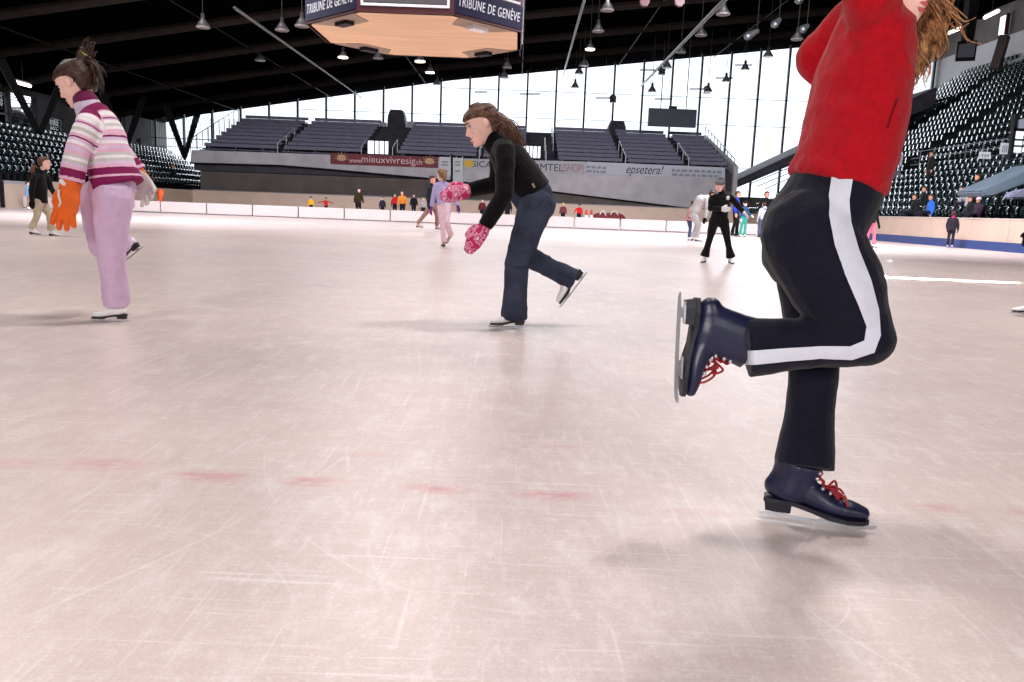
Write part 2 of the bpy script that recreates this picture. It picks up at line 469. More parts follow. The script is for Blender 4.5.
# head houses on the far stand
for px0, px1, py0, py1, lab in ((386,406,110,131,'dark stair housing on top of far stand, above the red banner'),(606,628,121,146,'dark stair housing on top of far stand, right of the skater in black')):
    a = P(px0, py1, 67.7); b = P(px1, py0, 67.7)
    t = thing('stair_housing', lab, 'housing', ((a.x+b.x)/2,68,a.z-.3))
    bm = BM(); w = b.x-a.x; c = (a.x+b.x)/2
    prism(bm, [(c-w*.5,67.7,a.z-.9),(c+w*.5,67.7,a.z-.9),(c+w*.42,67.7,b.z-.5),(c+w*.3,67.7,b.z),(c-w*.3,67.7,b.z),(c-w*.42,67.7,b.z-.5)], (0,1.4,0)); obj('housing_block', bm, m_dark, t)
    bm = BM(); box2(bm, (c+w*.55,67.8,a.z-.9), (c+w*.95,68.6,a.z+.85)); obj('side_wing', bm, m_conc, t); bm = BM(); box2(bm, (c-w*.85,67.8,a.z-.9), (c-w*.55,68.6,a.z+.7)); obj('side_wing', bm, m_conc, t)
# bright gateways through the stand; panes glow in place of daylight beyond
m_dayglow = mat('daylight glow panel', (235,242,250), .5, .02, 3, emit=1.1)
for px0, px1, py0, py1, lab in ((367.5,389,141.5,153.5,'bright gateway with glowing daylight pane in far stand above the red banner'),(523,541,146.5,157.5,'bright gateway with glowing daylight pane in far stand behind the skater in black')):
    a = P(px0, py1, 57.9); b = P(px1, py0, 57.9)
    t = thing('gateway', lab, 'gateway', ((a.x+b.x)/2,57.9,a.z))
    bm = BM(); box2(bm, (a.x,57.85,a.z), (b.x,57.9,b.z)); obj('pane', bm, m_dayglow, t)
    bm = BM()
    for q in (0,.34,.55,.8,1): box2(bm, (a.x+(b.x-a.x)*q-.03,57.78,a.z-.1), (a.x+(b.x-a.x)*q+.03,57.95,b.z+.1))
    box2(bm, (a.x,57.78,b.z), (b.x,58.3,b.z+.12)); obj('gate_frame', bm, m_steel, t)
# aisle rails of the far stand
rails = [(-17.0,0,5),(-11.1,0,4),(-8.9,0,4),(-2.8,0,5),(1.9,0,5),(2.55,4,9),(7.5,0,5),(11.95,0,5)]
for i, (X, r0, r1) in enumerate(rails):
    bm = BM(); pv = None
    for r in range(r0, r1, 2):
        p = V((X, T0Y+TDY*r+.3, T0Z+TDZ*r)); q = p+V((0,0,.95))
        tube(bm, [p, q], [.03]*2, n=6)
        if pv is not None: tube(bm, [pv, q], [.03]*2, n=6)
        pv = q
    tag(obj('handrail', bm, m_white), f'thin white aisle handrail on the far stand, {ordn(i+1)} counted from the left', 'handrail', 'aisle handrails of the far stand')
# front parapet railing posts of the far stand
# stepped rail on left end of the far stand
bm = BM()
pv = None
for i in range(NR+1):
    p = V((-23.0, T0Y+TDY*i, T0Z+TDZ*i+1.0)); tube(bm, [p, p-V((0,0,1.0))], [.03]*2, n=6)
    if pv is not None: tube(bm, [pv, p], [.03]*2, n=6)
    pv = p
tag(obj('stair_rail', bm, m_steel), 'dark sloping stair rail at left end of far stand before the glazing', 'railing')
bm = BM(); pv = None
for i in range(NR+1):
    p = V((15.1, T0Y+TDY*i, T0Z+TDZ*i+1.0)); tube(bm, [p, p-V((0,0,1.0))], [.035]*2, n=6)
    if pv is not None: tube(bm, [pv, p], [.035]*2, n=6)
    pv = p
tag(obj('stair_rail', bm, m_grey), 'grey sloping stair rail at right end of the far stand', 'railing')
# ---- banners on the fascia
BY = FY-.06
def panel(px, m, name, parent=None, dy=0.0, th=.04):
    bm = BM(); prism(bm, [P(x, y, BY+dy) for x, y in px], (0,th,0)); return obj(name, bm, m, parent)
XD = V((1,0,0)); ZD = V((0,0,1))
m_maroon = mat('maroon banner vinyl', (112,34,46), .6, .08, 2)
m_cream = mat('cream print', (196,160,120), .6, .05, 4)
m_pink = mat('pale pink print', (222,186,190), .6, .04, 4)
c0 = P(384, 160, BY)
t = thing('banner', 'long maroon web address banner with cream sun emblems on stand front', 'banner', c0)
panel([(330.5,153),(438,157.2),(438,168),(330.5,164)], m_maroon, 'banner_sheet', t)
for x, y in ((341.5,158.6),(429.5,162)):
    bm = BM(); c = P(x, y, BY-.02); r = .33
    prism(bm, [c+V((r*math.cos(a*math.pi/12), 0, r*.85*math.sin(a*math.pi/12)*(1 if a < 12 else .55))) for a in range(24)], (0,-.02,0))
    for a in range(7):
        th = math.pi*a/6; tube(bm, [c+V((.38*math.cos(th),-.01,.34*math.sin(th))), c+V((.5*math.cos(th),-.01,.44*math.sin(th)))], [.025]*2, n=4)
    obj('sun_emblem', bm, m_cream, t)
put_text('lettering', 'www.', .5, P(355.5,160.6,BY-.03), XD, ZD, m_pink, t, width=.92)
put_text('lettering', 'mieuxvivresig', .68, P(388.5,160.2,BY-.03), XD, ZD, m_pink, t, width=3.75)
put_text('lettering', '.ch', .5, P(418.5,162.2,BY-.03), XD, ZD, m_pink, t, width=.5)
m_notice = mat('pale notice board', (196,200,206), .5, .05, 2)
m_ink = mat('dark print', (58,58,64), .6, .05, 4)
m_inkl = mat('pale grey print', (140,142,150), .6, .05, 4)
for i, (pp, lab) in enumerate((([(439.5,156.8),(450.5,157.2),(450.5,176),(439.5,175.5)],'pale notice board left of the dark post on stand front'),([(453,157.5),(462.5,158),(462.5,183.5),(453,183)],'taller pale notice board right of the dark post on stand front'))):
    c = P(pp[0][0], pp[0][1], BY); t = thing('notice_board', lab, 'notice board', c)
    panel(pp, m_notice, 'board_panel', t, dy=-.05)
    bm = BM()
    for yy in (162,165,171):
        a = P(pp[0][0]+2, yy, BY-.07); b = P(pp[1][0]-2.5, yy, BY-.07); box2(bm, a+V((0,0,-.05)), b+V((0,.015,.05)))
    obj('printed_lines', bm, m_inkl, t)
    bm = BM(); a = P(pp[1][0], pp[1][1]-1, BY-.06); b = P(pp[2][0], pp[2][1], BY-.06); tube(bm, [a,b], [.04]*2, n=6); obj('edge_frame', bm, m_white, t)
bm = BM(); a = P(451.7,155,BY-.1); b = P(451.7,190,BY-.1); tube(bm, [a,b], [.07]*2, n=8)
tag(obj('post', bm, m_steel), 'thin dark vertical post between the two pale notice boards', 'post')
m_strip = mat('pale grey advertising strip', (176,176,184), .6, .04, 1.5)
m_yel = mat('yellow print', (214,176,60), .6, .05, 4)
m_redp = mat('muted red print', (160,110,116), .6, .05, 4)
t = thing('advertising_strip', 'pale strip with yellow spot and dark lettering behind skater in black', 'advertising', P(525,165,BY))
panel([(463.5,158.6),(586,161.6),(586,174),(463.5,170.5)], m_strip, 'strip_sheet', t)
bm = BM(); c = P(468.5,163.5,BY-.02); prism(bm, [c+V((.36*math.cos(a*math.pi/10),0,.26*math.sin(a*math.pi/10))) for a in range(20)], (0,-.02,0)); obj('yellow_spot', bm, m_yel, t)
put_text('lettering', 'SICA', .6, P(482,164.6,BY-.03), XD, ZD, m_ink, t, width=1.35)
put_text('lettering', 'COMTEL', .72, P(544,167.6,BY-.03), XD, ZD, m_ink, t, width=2.7)
put_text('lettering', '|SHOP|', .72, P(573,168.4,BY-.03), XD, ZD, m_redp, t, width=1.45)
t = thing('advertising_strip', 'pale strip with italic lettering at right part of far stand front', 'advertising', P(655,170,BY))
panel([(586.5,161.6),(725,167.5),(725,178.5),(586.5,174)], mat('bluish white advertising strip', (186,190,204), .6, .04, 1.5), 'strip_sheet', t)
put_text('lettering', 'epsetera!', .86, P(645,170,BY-.03), XD, ZD, m_ink, t, shear=.35, width=2.6)
bm = BM(); rnd = random.Random(3)
def scribble(x0, x1, ya, yb, lines):
    for q in range(lines):
        x = x0
        while x < x1:
            w_ = rnd.uniform(2, 6); f = (x-x0)/(x1-x0); yy = ya+(yb-ya)*f+q*4.2
            a = P(x, yy, BY-.03); b = P(min(x+w_, x1), yy+.1, BY-.03)
            tube(bm, [a, b], [(.09,.01)]*2, n=4, ref=(0,0,1)); x += w_+1.6
scribble(587, 606, 166.8, 168, 2); scribble(672, 722, 170.3, 172.3, 2)
obj('small_print', bm, m_inkl, t)
# ---- second boards (end of the rink) and low foam divider
m_tan = mat('beige rink board', (206,182,166), .55, .05, 1.5)
m_foam = mat('white padded divider', (198,186,186), .6, .03, 2)
bm = BM(); box2(bm, (-22.0,55,0), (15.4,55.15,1.22)); struct('wall_rink_end', bm, m_tan)
bm = BM(); box2(bm, (-22.0,54.95,1.22), (15.4,55.2,1.27)); struct('trim_2', bm, m_grey)
i = 0; X = -21.7
while X < 13.4:
    i += 1
    t = thing('divider_panel', f'white padded divider panel on the ice, {ordn(i)} of its row from the left', 'divider', (X+1,35.6,0), 'low divider panels across the ice')
    bm = BM(); box2(bm, (X+.012,35.5,.02), (X+1.99,35.72,.50)); bmesh.ops.bevel(bm, geom=bm.edges[:], offset=.03, segments=2, affect='EDGES'); obj('pad', bm, m_foam, t)
    bm = BM(); box2(bm, (X+.03,35.53,0), (X+1.97,35.69,.03)); obj('base_strip', bm, m_grey, t)
    X += 2.02
# ---- right rink boards with blue kick strip
m_kick = mat('blue kick strip', (52,70,128), .5, .08, 2)
m_cap = mat('pale cap rail', (205,196,190), .5, .05, 2)
i = 0; y = 13.0
while y < 54.5:
    i += 1
    t = thing('rink_board', f'beige rink board with blue kick strip along right side, {ordn(i)} from near end', 'rink board', (XR,y+1,0), 'right side rink boards')
    bm = BM(); box2(bm, (XR,y+.01,.29), (XR+.1,y+2.05,1.0)); obj('board_panel', bm, m_tan, t)
    bm = BM(); box2(bm, (XR-.015,y,0), (XR+.1,y+2.06,.29)); obj('kick_strip', bm, m_kick, t)
    bm = BM(); box2(bm, (XR-.02,y,1.0), (XR+.13,y+2.06,1.035)); obj('cap_rail', bm, m_cap, t)
    y += 2.06
bm = BM(); box2(bm, (XL-.1,-24,0), (XL,37,1.0)); box2(bm, (XL-.1,37,0), (XL,55,1.2)); struct('wall_rink_left', bm, m_tan)
bm = BM(); box2(bm, (XR,-24,0), (XR+.1,13,1.0)); struct('wall_rink_right', bm, m_tan)
# orange cone-like post at left boards
# ---- stands: stepped slabs
def terraces(name, x0, z0, dx, dz, n, ya, yb, base, m):
    bm = BM(); poly = [(x0,ya,base),(x0,ya,z0)]
    for i in range(n):
        poly += [(x0+dx*(i+1),ya,z0+dz*i)]
        if i < n-1: poly += [(x0+dx*(i+1),ya,z0+dz*(i+1))]
    poly += [(x0+dx*n,ya,base)]
    prism(bm, poly, (0,yb-ya,0)); return struct(name, bm, m)
m_tread = mat('near black terrace', (18,19,23), .85, .2, 1.2, spec=.2)
terraces('floor_terrace_right_lower', 16.3, .72, .70, .36, 8, 8, 60, 0, m_tread)
bm = BM(); box2(bm, (21.9,8,0), (22.75,66,3.5)); struct('floor_walkway_right', bm, m_conc)
terraces('floor_terrace_right_upper', 22.75, 3.9, .66, .475, 18, 8, 66, 0, m_tread)
terraces('floor_terrace_left', -22.6, 1.15, -.72, .40, 7, 24, 66, 0, m_tread)
bm = BM(); box2(bm, (-27.8,24,0), (-31,66,3.9)); struct('floor_walkway_left', bm, m_concd)
bm = BM(); box2(bm, (-22.55,20,0), (-22.4,66,1.15)); struct('trim_3', bm, m_conc)
# corner upper terrace at right rear
bm = BM()
prism(bm, [(15.4,60.2,3.1),(30.0,60.2,10.6),(30.0,60.2,9.3),(15.9,60.2,2.8)], (0,5.6,0)); struct('floor_terrace_corner', bm, m_dark)
bm = BM()
for q in range(4): tube(bm, [(16.4+.6*q,60.1,3.2+.15*q-.3*q+0.15),(27,60.1,8.05-.3*q)], [.03]*2, n=4)
obj_ = tag(obj('handrail', bm, m_grey), 'grey parallel rails along edge of the rear right corner stand', 'railing')
# ---- seats
m_seat = bpy.data.materials.new('glossy dark green plastic'); m_seat.use_nodes = True
_n = m_seat.node_tree.nodes; _l = m_seat.node_tree.links; _b = _n['Principled BSDF']
_tc = _n.new('ShaderNodeTexCoord'); _nz = _n.new('ShaderNodeTexNoise'); _nz.inputs['Scale'].default_value = 6; _l.new(_tc.outputs['Object'], _nz.inputs['Vector'])
_cr = _n.new('ShaderNodeValToRGB'); _cr.color_ramp.elements[0].color = (.004,.014,.018,1); _cr.color_ramp.elements[1].color = (.009,.026,.03,1); _l.new(_nz.outputs['Fac'], _cr.inputs['Fac']); _l.new(_cr.outputs[0], _b.inputs['Base Color'])
_b.inputs['Roughness'].default_value = .07; _b.inputs['Specular IOR Level'].default_value = 1.0; _b.inputs['Coat Weight'].default_value = 1.0; _b.inputs['Coat IOR'].default_value = 2.2; _b.inputs['Coat Roughness'].default_value = .05
def seat_bm(bm, face):
    """plastic bucket seat facing -face in x; origin at tread"""
    sh = []
    for j in range(7):
        a = (j/6-.5)*2
        row = []
        for (d, z) in ((.04,.40),(.12,.43),(.30,.41),(.38,.43),(.41,.52),(.43,.66),(.425,.76),(.46,.79),(.49,.76)):
            bow = .05*a*a
            row.append(bm.verts.new((face*(d-bow*(1 if z > .5 else 0)), a*.165, z+(.03*a*a if z < .5 else 0)-(.05*a*a if z > .7 else 0))))
        sh.append(row)
    for A, B in zip(sh, sh[1:]):
        for i in range(len(A)-1): bm.faces.new((A[i], A[i+1], B[i+1], B[i]))
def seat_stand(bm, face):
    box2(bm, (face*.16,-.03,0), (face*.30,.03,.41)); box2(bm, (face*.40,-.03,.28), (face*.44,.03,.6)); box2(bm, (face*.2,-.03,.28), (face*.44,.03,.33))
def seat_meshes(face):
    bm = BM(); seat_bm(bm, face)
    me = bpy.data.meshes.new('seat_shell'); bm.to_mesh(me); bm.free(); me.materials.append(m_seat)
    for p in me.polygons: p.use_smooth = True
    bm = BM(); seat_stand(bm, face); m2 = bpy.data.meshes.new('bracket'); bmesh.ops.recalc_face_normals(bm, faces=bm.faces[:]); bm.to_mesh(m2); bm.free(); m2.materials.append(m_steel)
    return me, m2
seats = []
rs = random.Random(5)
def seat_rows(tier, x0, z0, dx, dz, n, ya, yb, face, aisles):
    for r in range(n):
        y = ya
        while y < yb:
            if not any(a <= y <= b for a, b in aisles):
                p = V((x0+dx*r, y, z0+dz*r)); q = PX(p+V((0,0,.6)))
                vis = q and -12 < q[0] < 1036 and -12 < q[1] < 700
                if vis: seats.append((p.y, tier, r, p, face, q))
            y += .5
seat_rows('RL', 16.42, .72, .70, .36, 8, 22, 60, 1, [(45,46.2)])
seat_rows('RU', 22.87, 3.9, .66, .475, 18, 26, 66, 1, [(37.5,38.6),(48,49),(57,58)])
seat_rows('LL', -22.7, 1.15, -.72, .40, 7, 30, 65, -1, [(50.5,51.4)])
# things nearer the camera hide some of them: keep those outside the big red skater
def hid(q): return 770 < q[0] < 892 or (64 < q[0] < 128 and q[1] < 190)
vis = [s for s in seats if not hid(s[5])]
vis.sort(key=lambda s: s[0]/(1.0))
near, rest = vis[:300], vis[300:]+[s for s in seats if hid(s[5])]
SM = {1: seat_meshes(1), -1: seat_meshes(-1)}
near.sort(key=lambda s: (s[1], s[2], s[0]))
cnt = {}
TN = {'RL':'lower right stand','RU':'upper right stand','LL':'left stand'}
for (yy, tier, r, p, face, q) in near:
    c = cnt.get((tier, r), 0)+1; cnt[(tier, r)] = c
    edge = 'right' if face > 0 else 'left'
    o = bpy.data.objects.new('stadium_seat', None); COL.objects.link(o); o.location = p; o.empty_display_size = .1
    tag(o, f'dark plastic seat in {ordn(r+1)} row up of {TN[tier]}, {ordn(c)} from {edge} frame edge', 'seat', f'dark plastic seats in {ordn(r+1)} row of the {TN[tier]}')
    for nm, me in (('seat_shell', SM[face][0]), ('bracket', SM[face][1])):
        c_ = bpy.data.objects.new(nm, me); COL.objects.link(c_); c_.parent = o
vs, fs = [], []
for (yy, tier, r, p, face, q) in rest:
    me = SM[face][0]; off = len(vs)
    vs += [tuple(v.co+p) for v in me.vertices]; fs += [tuple(off+i for i in f.vertices) for f in me.polygons]
me = bpy.data.meshes.new('distant_seats'); me.from_pydata(vs, [], fs)
o = link('distant_stadium_seats', me, m_seat, smooth=True); tag(o, 'mass of small dark plastic seats farther back and higher up in both side stands', 'seats', kind='stuff')
# ================================================================== THINGS UNDER THE ROOF, COLUMNS
# V columns of the left stand
m_col = mat('dark column', (16,15,17), .8, .2, 2, spec=.2)
for i, (Yc, lab) in enumerate(((67.0,'dark V-shaped roof column at far end of left stand before the glazing'),(46.8,'dark V-shaped roof column at left edge by the side windows'),(57.0,'dark V-shaped roof column of left stand behind striped sweater girl'))):
    t = thing('roof_column', lab, 'column', (-27.4,Yc,3.9))
    for s_, dy in ((-1,3.4),(1,3.0)):
        zt = roof_z(-27.4)-.05
        bm = BM(); tube(bm, [(-27.4,Yc,3.9),(-27.4,Yc+s_*dy,zt)], [(.24,.2),(.34,.3)], n=4, ref=(0,1,0), cap=False); obj('strut', bm, m_col, t)
# scoreboard
m_ply = mat('pale plywood', (226,186,148), .6, .10, 1.2, stretch=(.5,4,1))
m_navy = mat('navy banner', (13,14,58), .7, .06, 2)
m_frame = mat('dark red frame', (74,16,30), .5, .1, 2)
m_screen = mat('grey dead screen', (74,72,78), .5, .1, 8)
m_lett = mat('white lettering', (228,228,240), .5, .02, 3)
SC = V((-2.87,23.08,0)); AP = 2.82; SB = 5.3
t = thing('scoreboard', 'big octagonal hanging scoreboard with plywood underside and navy newspaper banners', 'scoreboard', (SC.x,SC.y,SB))
ang0 = math.radians(-90)
RO = AP/math.cos(math.pi/8)
cor = [SC+V((RO*math.cos(ang0+math.pi/8+i*math.pi/4), RO*math.sin(ang0+math.pi/8+i*math.pi/4), 0)) for i in range(8)]
bm = BM(); inn = [SC+(c-SC)*.99 for c in cor]
prism(bm, [V((c.x,c.y,SB)) for c in inn], (0,0,.06)); obj('underside', bm, m_ply, t)
bm = BM(); prism(bm, [V((c.x,c.y,SB+.06)) for c in [SC+(c-SC)*.97 for c in cor]], (0,0,3.2)); obj('housing', bm, m_frame, t)
for i in range(8):
    a, b = cor[i-1], cor[i]          # face i : i=0 faces the viewer
    x = (b-a).normalized(); nrm = V((x.y,-x.x,0)); L_ = (b-a).length; mid = (a+b)/2
    def fbox(name, x0, x1, z0, z1, m, out, par=t):
        bm = BM(); prism(bm, [mid+x*x0+V((0,0,z0))+nrm*(out-.12), mid+x*x1+V((0,0,z0))+nrm*(out-.12), mid+x*x1+V((0,0,z1))+nrm*(out-.12), mid+x*x0+V((0,0,z1))+nrm*(out-.12)], nrm*.12)
        return obj(name, bm, m, par)
    h = L_/2
    big = i % 2 == 0
    fbox('frame', -h, h, SB-.0, SB+3.2, m_frame, .0)
    if big:
        fbox('screen', -h+.16, h-.16, SB+.22, SB+2.8, m_screen, .03)
        for (x0,x1,z0,z1) in ((-h+.1,h-.1,SB+.14,SB+.2),(-h+.1,-h+.16,SB+.2,SB+2.9),(h-.16,h-.1,SB+.2,SB+2.9)): fbox('white_edging', x0, x1, z0, z1, m_lett, .035)
    else:
        pn = fbox('banner_panel', -h+.02, h-.02, SB+.06, SB+.62, m_navy, .03)
        if i in (1, 7):
            put_text('lettering', 'TRIBUNE DE GENÈVE', .33, mid+V((0,0,SB+.33))+nrm*.035, x, ZD, m_lett, pn, shear=.18, width=L_*.9, spacing=1.12)
        fbox('white_edging', -h+.12, h-.12, SB+.66, SB+.71, m_lett, .03)
        fbox('screen', -h+.16, h-.16, SB+.76, SB+2.8, mat('dark screen', (26,24,28), .5), .03)
        if i == 1: fbox('pink_strip', -.25, .6, SB+.80, SB+1.05, mat('pink strip', (190,60,90), .6), .04)
# lamp pockets in the underside: flat patches with the recess shade in their colour
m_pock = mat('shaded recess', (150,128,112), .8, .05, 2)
for i in (1, 3, 5, 7):
    mid = (cor[i-1]+cor[i])/2; d = (SC-mid).normalized(); x = V((-d.y,d.x,0))
    c = mid+d*.42; sg = 1
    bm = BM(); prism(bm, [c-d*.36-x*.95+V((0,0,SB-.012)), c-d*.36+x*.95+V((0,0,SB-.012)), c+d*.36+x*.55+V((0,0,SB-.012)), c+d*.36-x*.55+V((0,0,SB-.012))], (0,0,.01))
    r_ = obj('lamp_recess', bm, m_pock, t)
    bm = BM(); box(bm, c+V((0,0,SB-.06)), (.5,.26,.1), Matrix((x,d,ZD)).transposed())
    obj('recess_lamp', bm, m_white if i == 1 else m_steel, r_)
for i, (dx, dy) in enumerate(((-2,-2),(2,-2),(2,2),(-2,2))):
    bm = BM(); x0, y0 = SC.x+dx, SC.y+dy; tube(bm, [(x0,y0,SB+3.2),(x0,y0,roof_z(x0))], [.03]*2, n=6); obj('hanger', bm, m_steel, t)
# guy cables
m_cable = mat('pale grey cable', (62,60,64), .5, .08, 5)
for (x0,y0,Y0,x1,y1,Y1,r,lab) in ((235,8,22,362,98,66,.045,'long thin grey cable running from roof at left of the scoreboard to the glazing'),(586,-6,26,563,76,64,.05,'steep thin grey cable from the roof right of the scoreboard'),(728,-4,27,641,86,64,.075,'thick grey diagonal cable under roof at right of picture'),(520,-4,24.5,520,56,26,.012,'thin dark hanging wire at right corner of the scoreboard')):
    bm = BM(); tube(bm, [P(x0,y0,Y0), P(x1,y1,Y1)], [r]*2, n=8)
    tag(obj('cable', bm, m_cable), lab, 'cable')
# pendant lamps
m_shade = mat('dull lamp shade', (60,57,60), .5, .1, 5, metal=.3)
m_bulb = mat('lit lamp glass', (255,236,205), .4, .01, 3, emit=6)
m_off = mat('unlit lamp glass', (120,112,110), .4, .05, 3)
lamps = [(343,58,45,1),(430,73,58,1),(420,62,50,1),(590,50,46,1),(437,85,62,0),(378,59,44,0),(282,31,34,0),(302,27,32,0),(203,28,33,0),(260,61,52,0),
 (607,11,33,0),(598,32,38,0),(723,15,33,0),(701,36,40,0),(681,53,46,0),(584,66,55,0),(797,40,38,0),(579,74,57,0),(575,88,62,0),(667,68,55,0),(652,92,60,0),(708,92,60,0),(726,82,60,0),(745,70,58,0),(768,57,52,0),(504,78,56,0),(507,68,48,0)]
lname = {0:'unlit',1:'glowing'}
desc = ['right of the scoreboard left corner, brightest of the row','at lower middle above the glazing','between two other glowing lamps under the scoreboard','right of the scoreboard under the roof','at roof edge below the scoreboard','below left part of the scoreboard','left of the scoreboard, small','just left of the scoreboard corner','in dark roof far left of the scoreboard','in dark roof left, near the cable']
for i, (x, y, Y, on) in enumerate(lamps):
    b = P(x, y, Y); s_ = .36 if Y < 50 else .42
    lab = f'{lname[on]} cone pendant lamp '+(desc[i] if i < len(desc) else f'among those right of the scoreboard, {ordn(i-9)} of them')
    t = thing('pendant_lamp', lab, 'lamp', b, 'cone pendant lamps under the roof')
    bm = BM(); tube(bm, [b+V((0,0,.04)), b+V((0,0,s_*1.0)), b+V((0,0,s_*1.5))], [s_*.78, s_*.22, s_*.2], n=12, cap=False); obj('lamp_shade', bm, m_shade, t, True)
    bm = BM(); tube(bm, [b+V((0,0,.0)), b+V((0,0,.06))], [s_*.72, s_*.76], n=12, cap=False); obj('lamp_glass', bm, m_bulb if on else m_off, t)
    bm = BM(); tube(bm, [b+V((0,0,s_*1.5)), V((b.x,b.y,max(roof_z(b.x), b.z+s_*2)))], [.018]*2, n=6); obj('hanging_rod', bm, m_steel, t)
# arms / spotlights before the glazing
for i, (x0,x1,y,Y,hd) in enumerate(((596,613,98,66,1),(655,672,99,66,0),(716,733,78,66,0),(735,752,65,66,0),(690,707,89,66,1),(520,540,94,66,0),(475,487,92,66,0),(640,662,70,64,1))):
    a, b = P(x0,y,Y), P(x1,y,Y); t = thing('light_bar', f'dark horizontal light bar hanging before the far glazing, {ordn(i+1)} of eight', 'light', a, 'light bars before the glazing')
    bm = BM(); tube(bm, [a, b], [.05]*2, n=6); obj('bar', bm, m_steel, t)
    m_ = (a+b)/2; bm = BM(); tube(bm, [m_, V((m_.x,m_.y,roof_z(m_.x)))], [.012]*2, n=6); obj('hanging_rod', bm, m_steel, t)
    if hd:
        bm = BM(); ball(bm, b, (.3,.25,.28), 10); tube(bm, [b, b+V((0,0,-.35))], [.22,.3], n=10, cap=False); obj('lamp_head', bm, m_shade, t)
m_rd = mat('dull red disc', (70,18,26), .5, .1, 4)
for i, x in enumerate((645,680)):
    c = P(x, 1, 30); t = thing('round_signal', f"round dull red signal disc at the picture's top edge, {'left' if i == 0 else 'right'} of the pair", 'signal', c)
    bm = BM(); tube(bm, [c, c+V((0,.2,0))], [.17]*2, n=16, ref=ZD, cap=False); obj('disc', bm, m_rd, t)
    bm = BM(); tube(bm, [c+V((0,.1,.15)), V((c.x,c.y+.1,roof_z(c.x)))], [.03]*2, n=6); obj('hanging_rod', bm, m_steel, t)
# silver spotlights at right roof
for i, (x, y, dx, dy) in enumerate(((748,36,9,-5),(775,24,4,-4),(803,29,4,-3),(799,0,4,-3))):
    c = P(x, y, 40); d = P(x+dx, y+dy, 40); t = thing('spotlight', f'small silver spotlight under dark roof at upper right, {ordn(i+1)} of four', 'spotlight', c, 'silver spotlights')
    bm = BM(); tube(bm, [c, d], [.2,.12], n=10); obj('lamp_head', bm, mat('silver lamp', (120,122,128), .45, .05, 4, metal=.6), t)
    bm = BM(); tube(bm, [d, V((d.x,d.y,roof_z(d.x)))], [.025]*2, n=6); obj('hanging_rod', bm, m_steel, t)
# hanging dark display
a, b = P(648,126.5,62), P(697,111,62)
t = thing('display_board', 'wide dark grey display board hanging before the bright glazing', 'display board', ((a.x+b.x)/2,62,a.z))
bm = BM(); box2(bm, (a.x,62,a.z+.05), (b.x,62.35,b.z+.1)); obj('display_panel', bm, mat('slate grey panel', (66,74,84), .6, .12, 6), t)
bm = BM(); box2(bm, ((a.x+b.x)/2-.3,62.05,b.z+.1), ((a.x+b.x)/2+.3,62.3,b.z+.3)); obj('top_box', bm, m_steel, t)
for q in (.25,.78):
    x_ = a.x+(b.x-a.x)*q; bm = BM(); tube(bm, [(x_,62.2,b.z+.1),(x_,62.2,roof_z(x_))], [.035]*2, n=6); obj('hanger', bm, m_steel, t)
# right wall fittings
c = P(966,51,56); t = thing('loudspeaker', 'black box loudspeaker hanging over the upper right stand', 'loudspeaker', c)
bm = BM(); R_ = Matrix.Rotation(math.radians(-25),3,'Z') @ Matrix.Rotation(math.radians(12),3,'X'); box(bm, c, (1.15,1.0,1.25), R_); obj('cabinet', bm, m_col, t)
bm = BM(); box(bm, c+R_ @ V((0,-.53,.05)), (.95,.06,.85), R_); obj('grille', bm, mat('dim grille', (70,74,84), .6, .1, 20), t)
bm = BM(); tube(bm, [c+V((0,0,.6)), V((c.x,c.y,roof_z(c.x)))], [.4,.5], n=4); obj('mount', bm, m_col, t)
a, b = P(995,69,52), P(1005,36,52); bm = BM(); tube(bm, [a, b], [.36,.36], n=4, cap=False); tag(obj('sloped_strut', bm, mat('brown strut', (74,62,60), .8, .1, 2)), 'brown sloping strut against pale wall above the upper right stand', 'strut')
m_tubel = mat('lit tube', (255,244,225), .4, .01, 3, emit=4)
for i, (x0,y0,x1,y1,Y,lab) in enumerate(((985,17.5,998,11,44,'lit fluorescent tube under dark roof at upper right corner'),(949,33,961,28,50,"lit fluorescent tube above the black loudspeaker at right"),(15.5,82,30,86,46,'lit fluorescent tube under the roof above left stand'))):
    a, b = P(x0,y0,Y), P(x1,y1,Y); t = thing('tube_lamp', lab, 'lamp', (a+b)/2)
    bm = BM(); tube(bm, [a, b], [.09]*2, n=8); obj('tube', bm, m_tubel, t)
    bm = BM(); tube(bm, [a+V((0,0,.16)), b+V((0,0,.16))], [(.06,.16)]*2, n=4); obj('housing', bm, m_shade, t)
    bm = BM(); m_ = (a+b)/2; tube(bm, [m_+V((0,0,.2)), V((m_.x,m_.y,max(m_.z+.3, roof_z(m_.x))))], [.02]*2, n=6); obj('hanging_rod', bm, m_steel, t)
for i, (x, y, w_) in enumerate(((1003,26,3),(974,38,3))):
    a, b = P(x-w_, y+9, 47+7*i), P(x+w_, y-8, 47+7*i)
    bm = BM(); X_ = 34.45; ya = X_*800/(x+w_-520); yb = X_*800/(x-w_-520); za = .75+(229-(y+9))/800*ya; zb = .75+(229-(y-8))/800*ya
    box2(bm, (34.4,ya,za), (34.62,yb,zb)); w = struct(f'window_{i+10}', bm, m_dayglow)  # slit pane emits light itself, standing in for daylight outside
    bm = BM(); box2(bm, (34.35,ya-.1,za-.08), (34.6,ya,zb+.08)); box2(bm, (34.35,yb,za-.08), (34.6,yb+.1,zb+.08)); obj('window_frame', bm, m_rd, w)
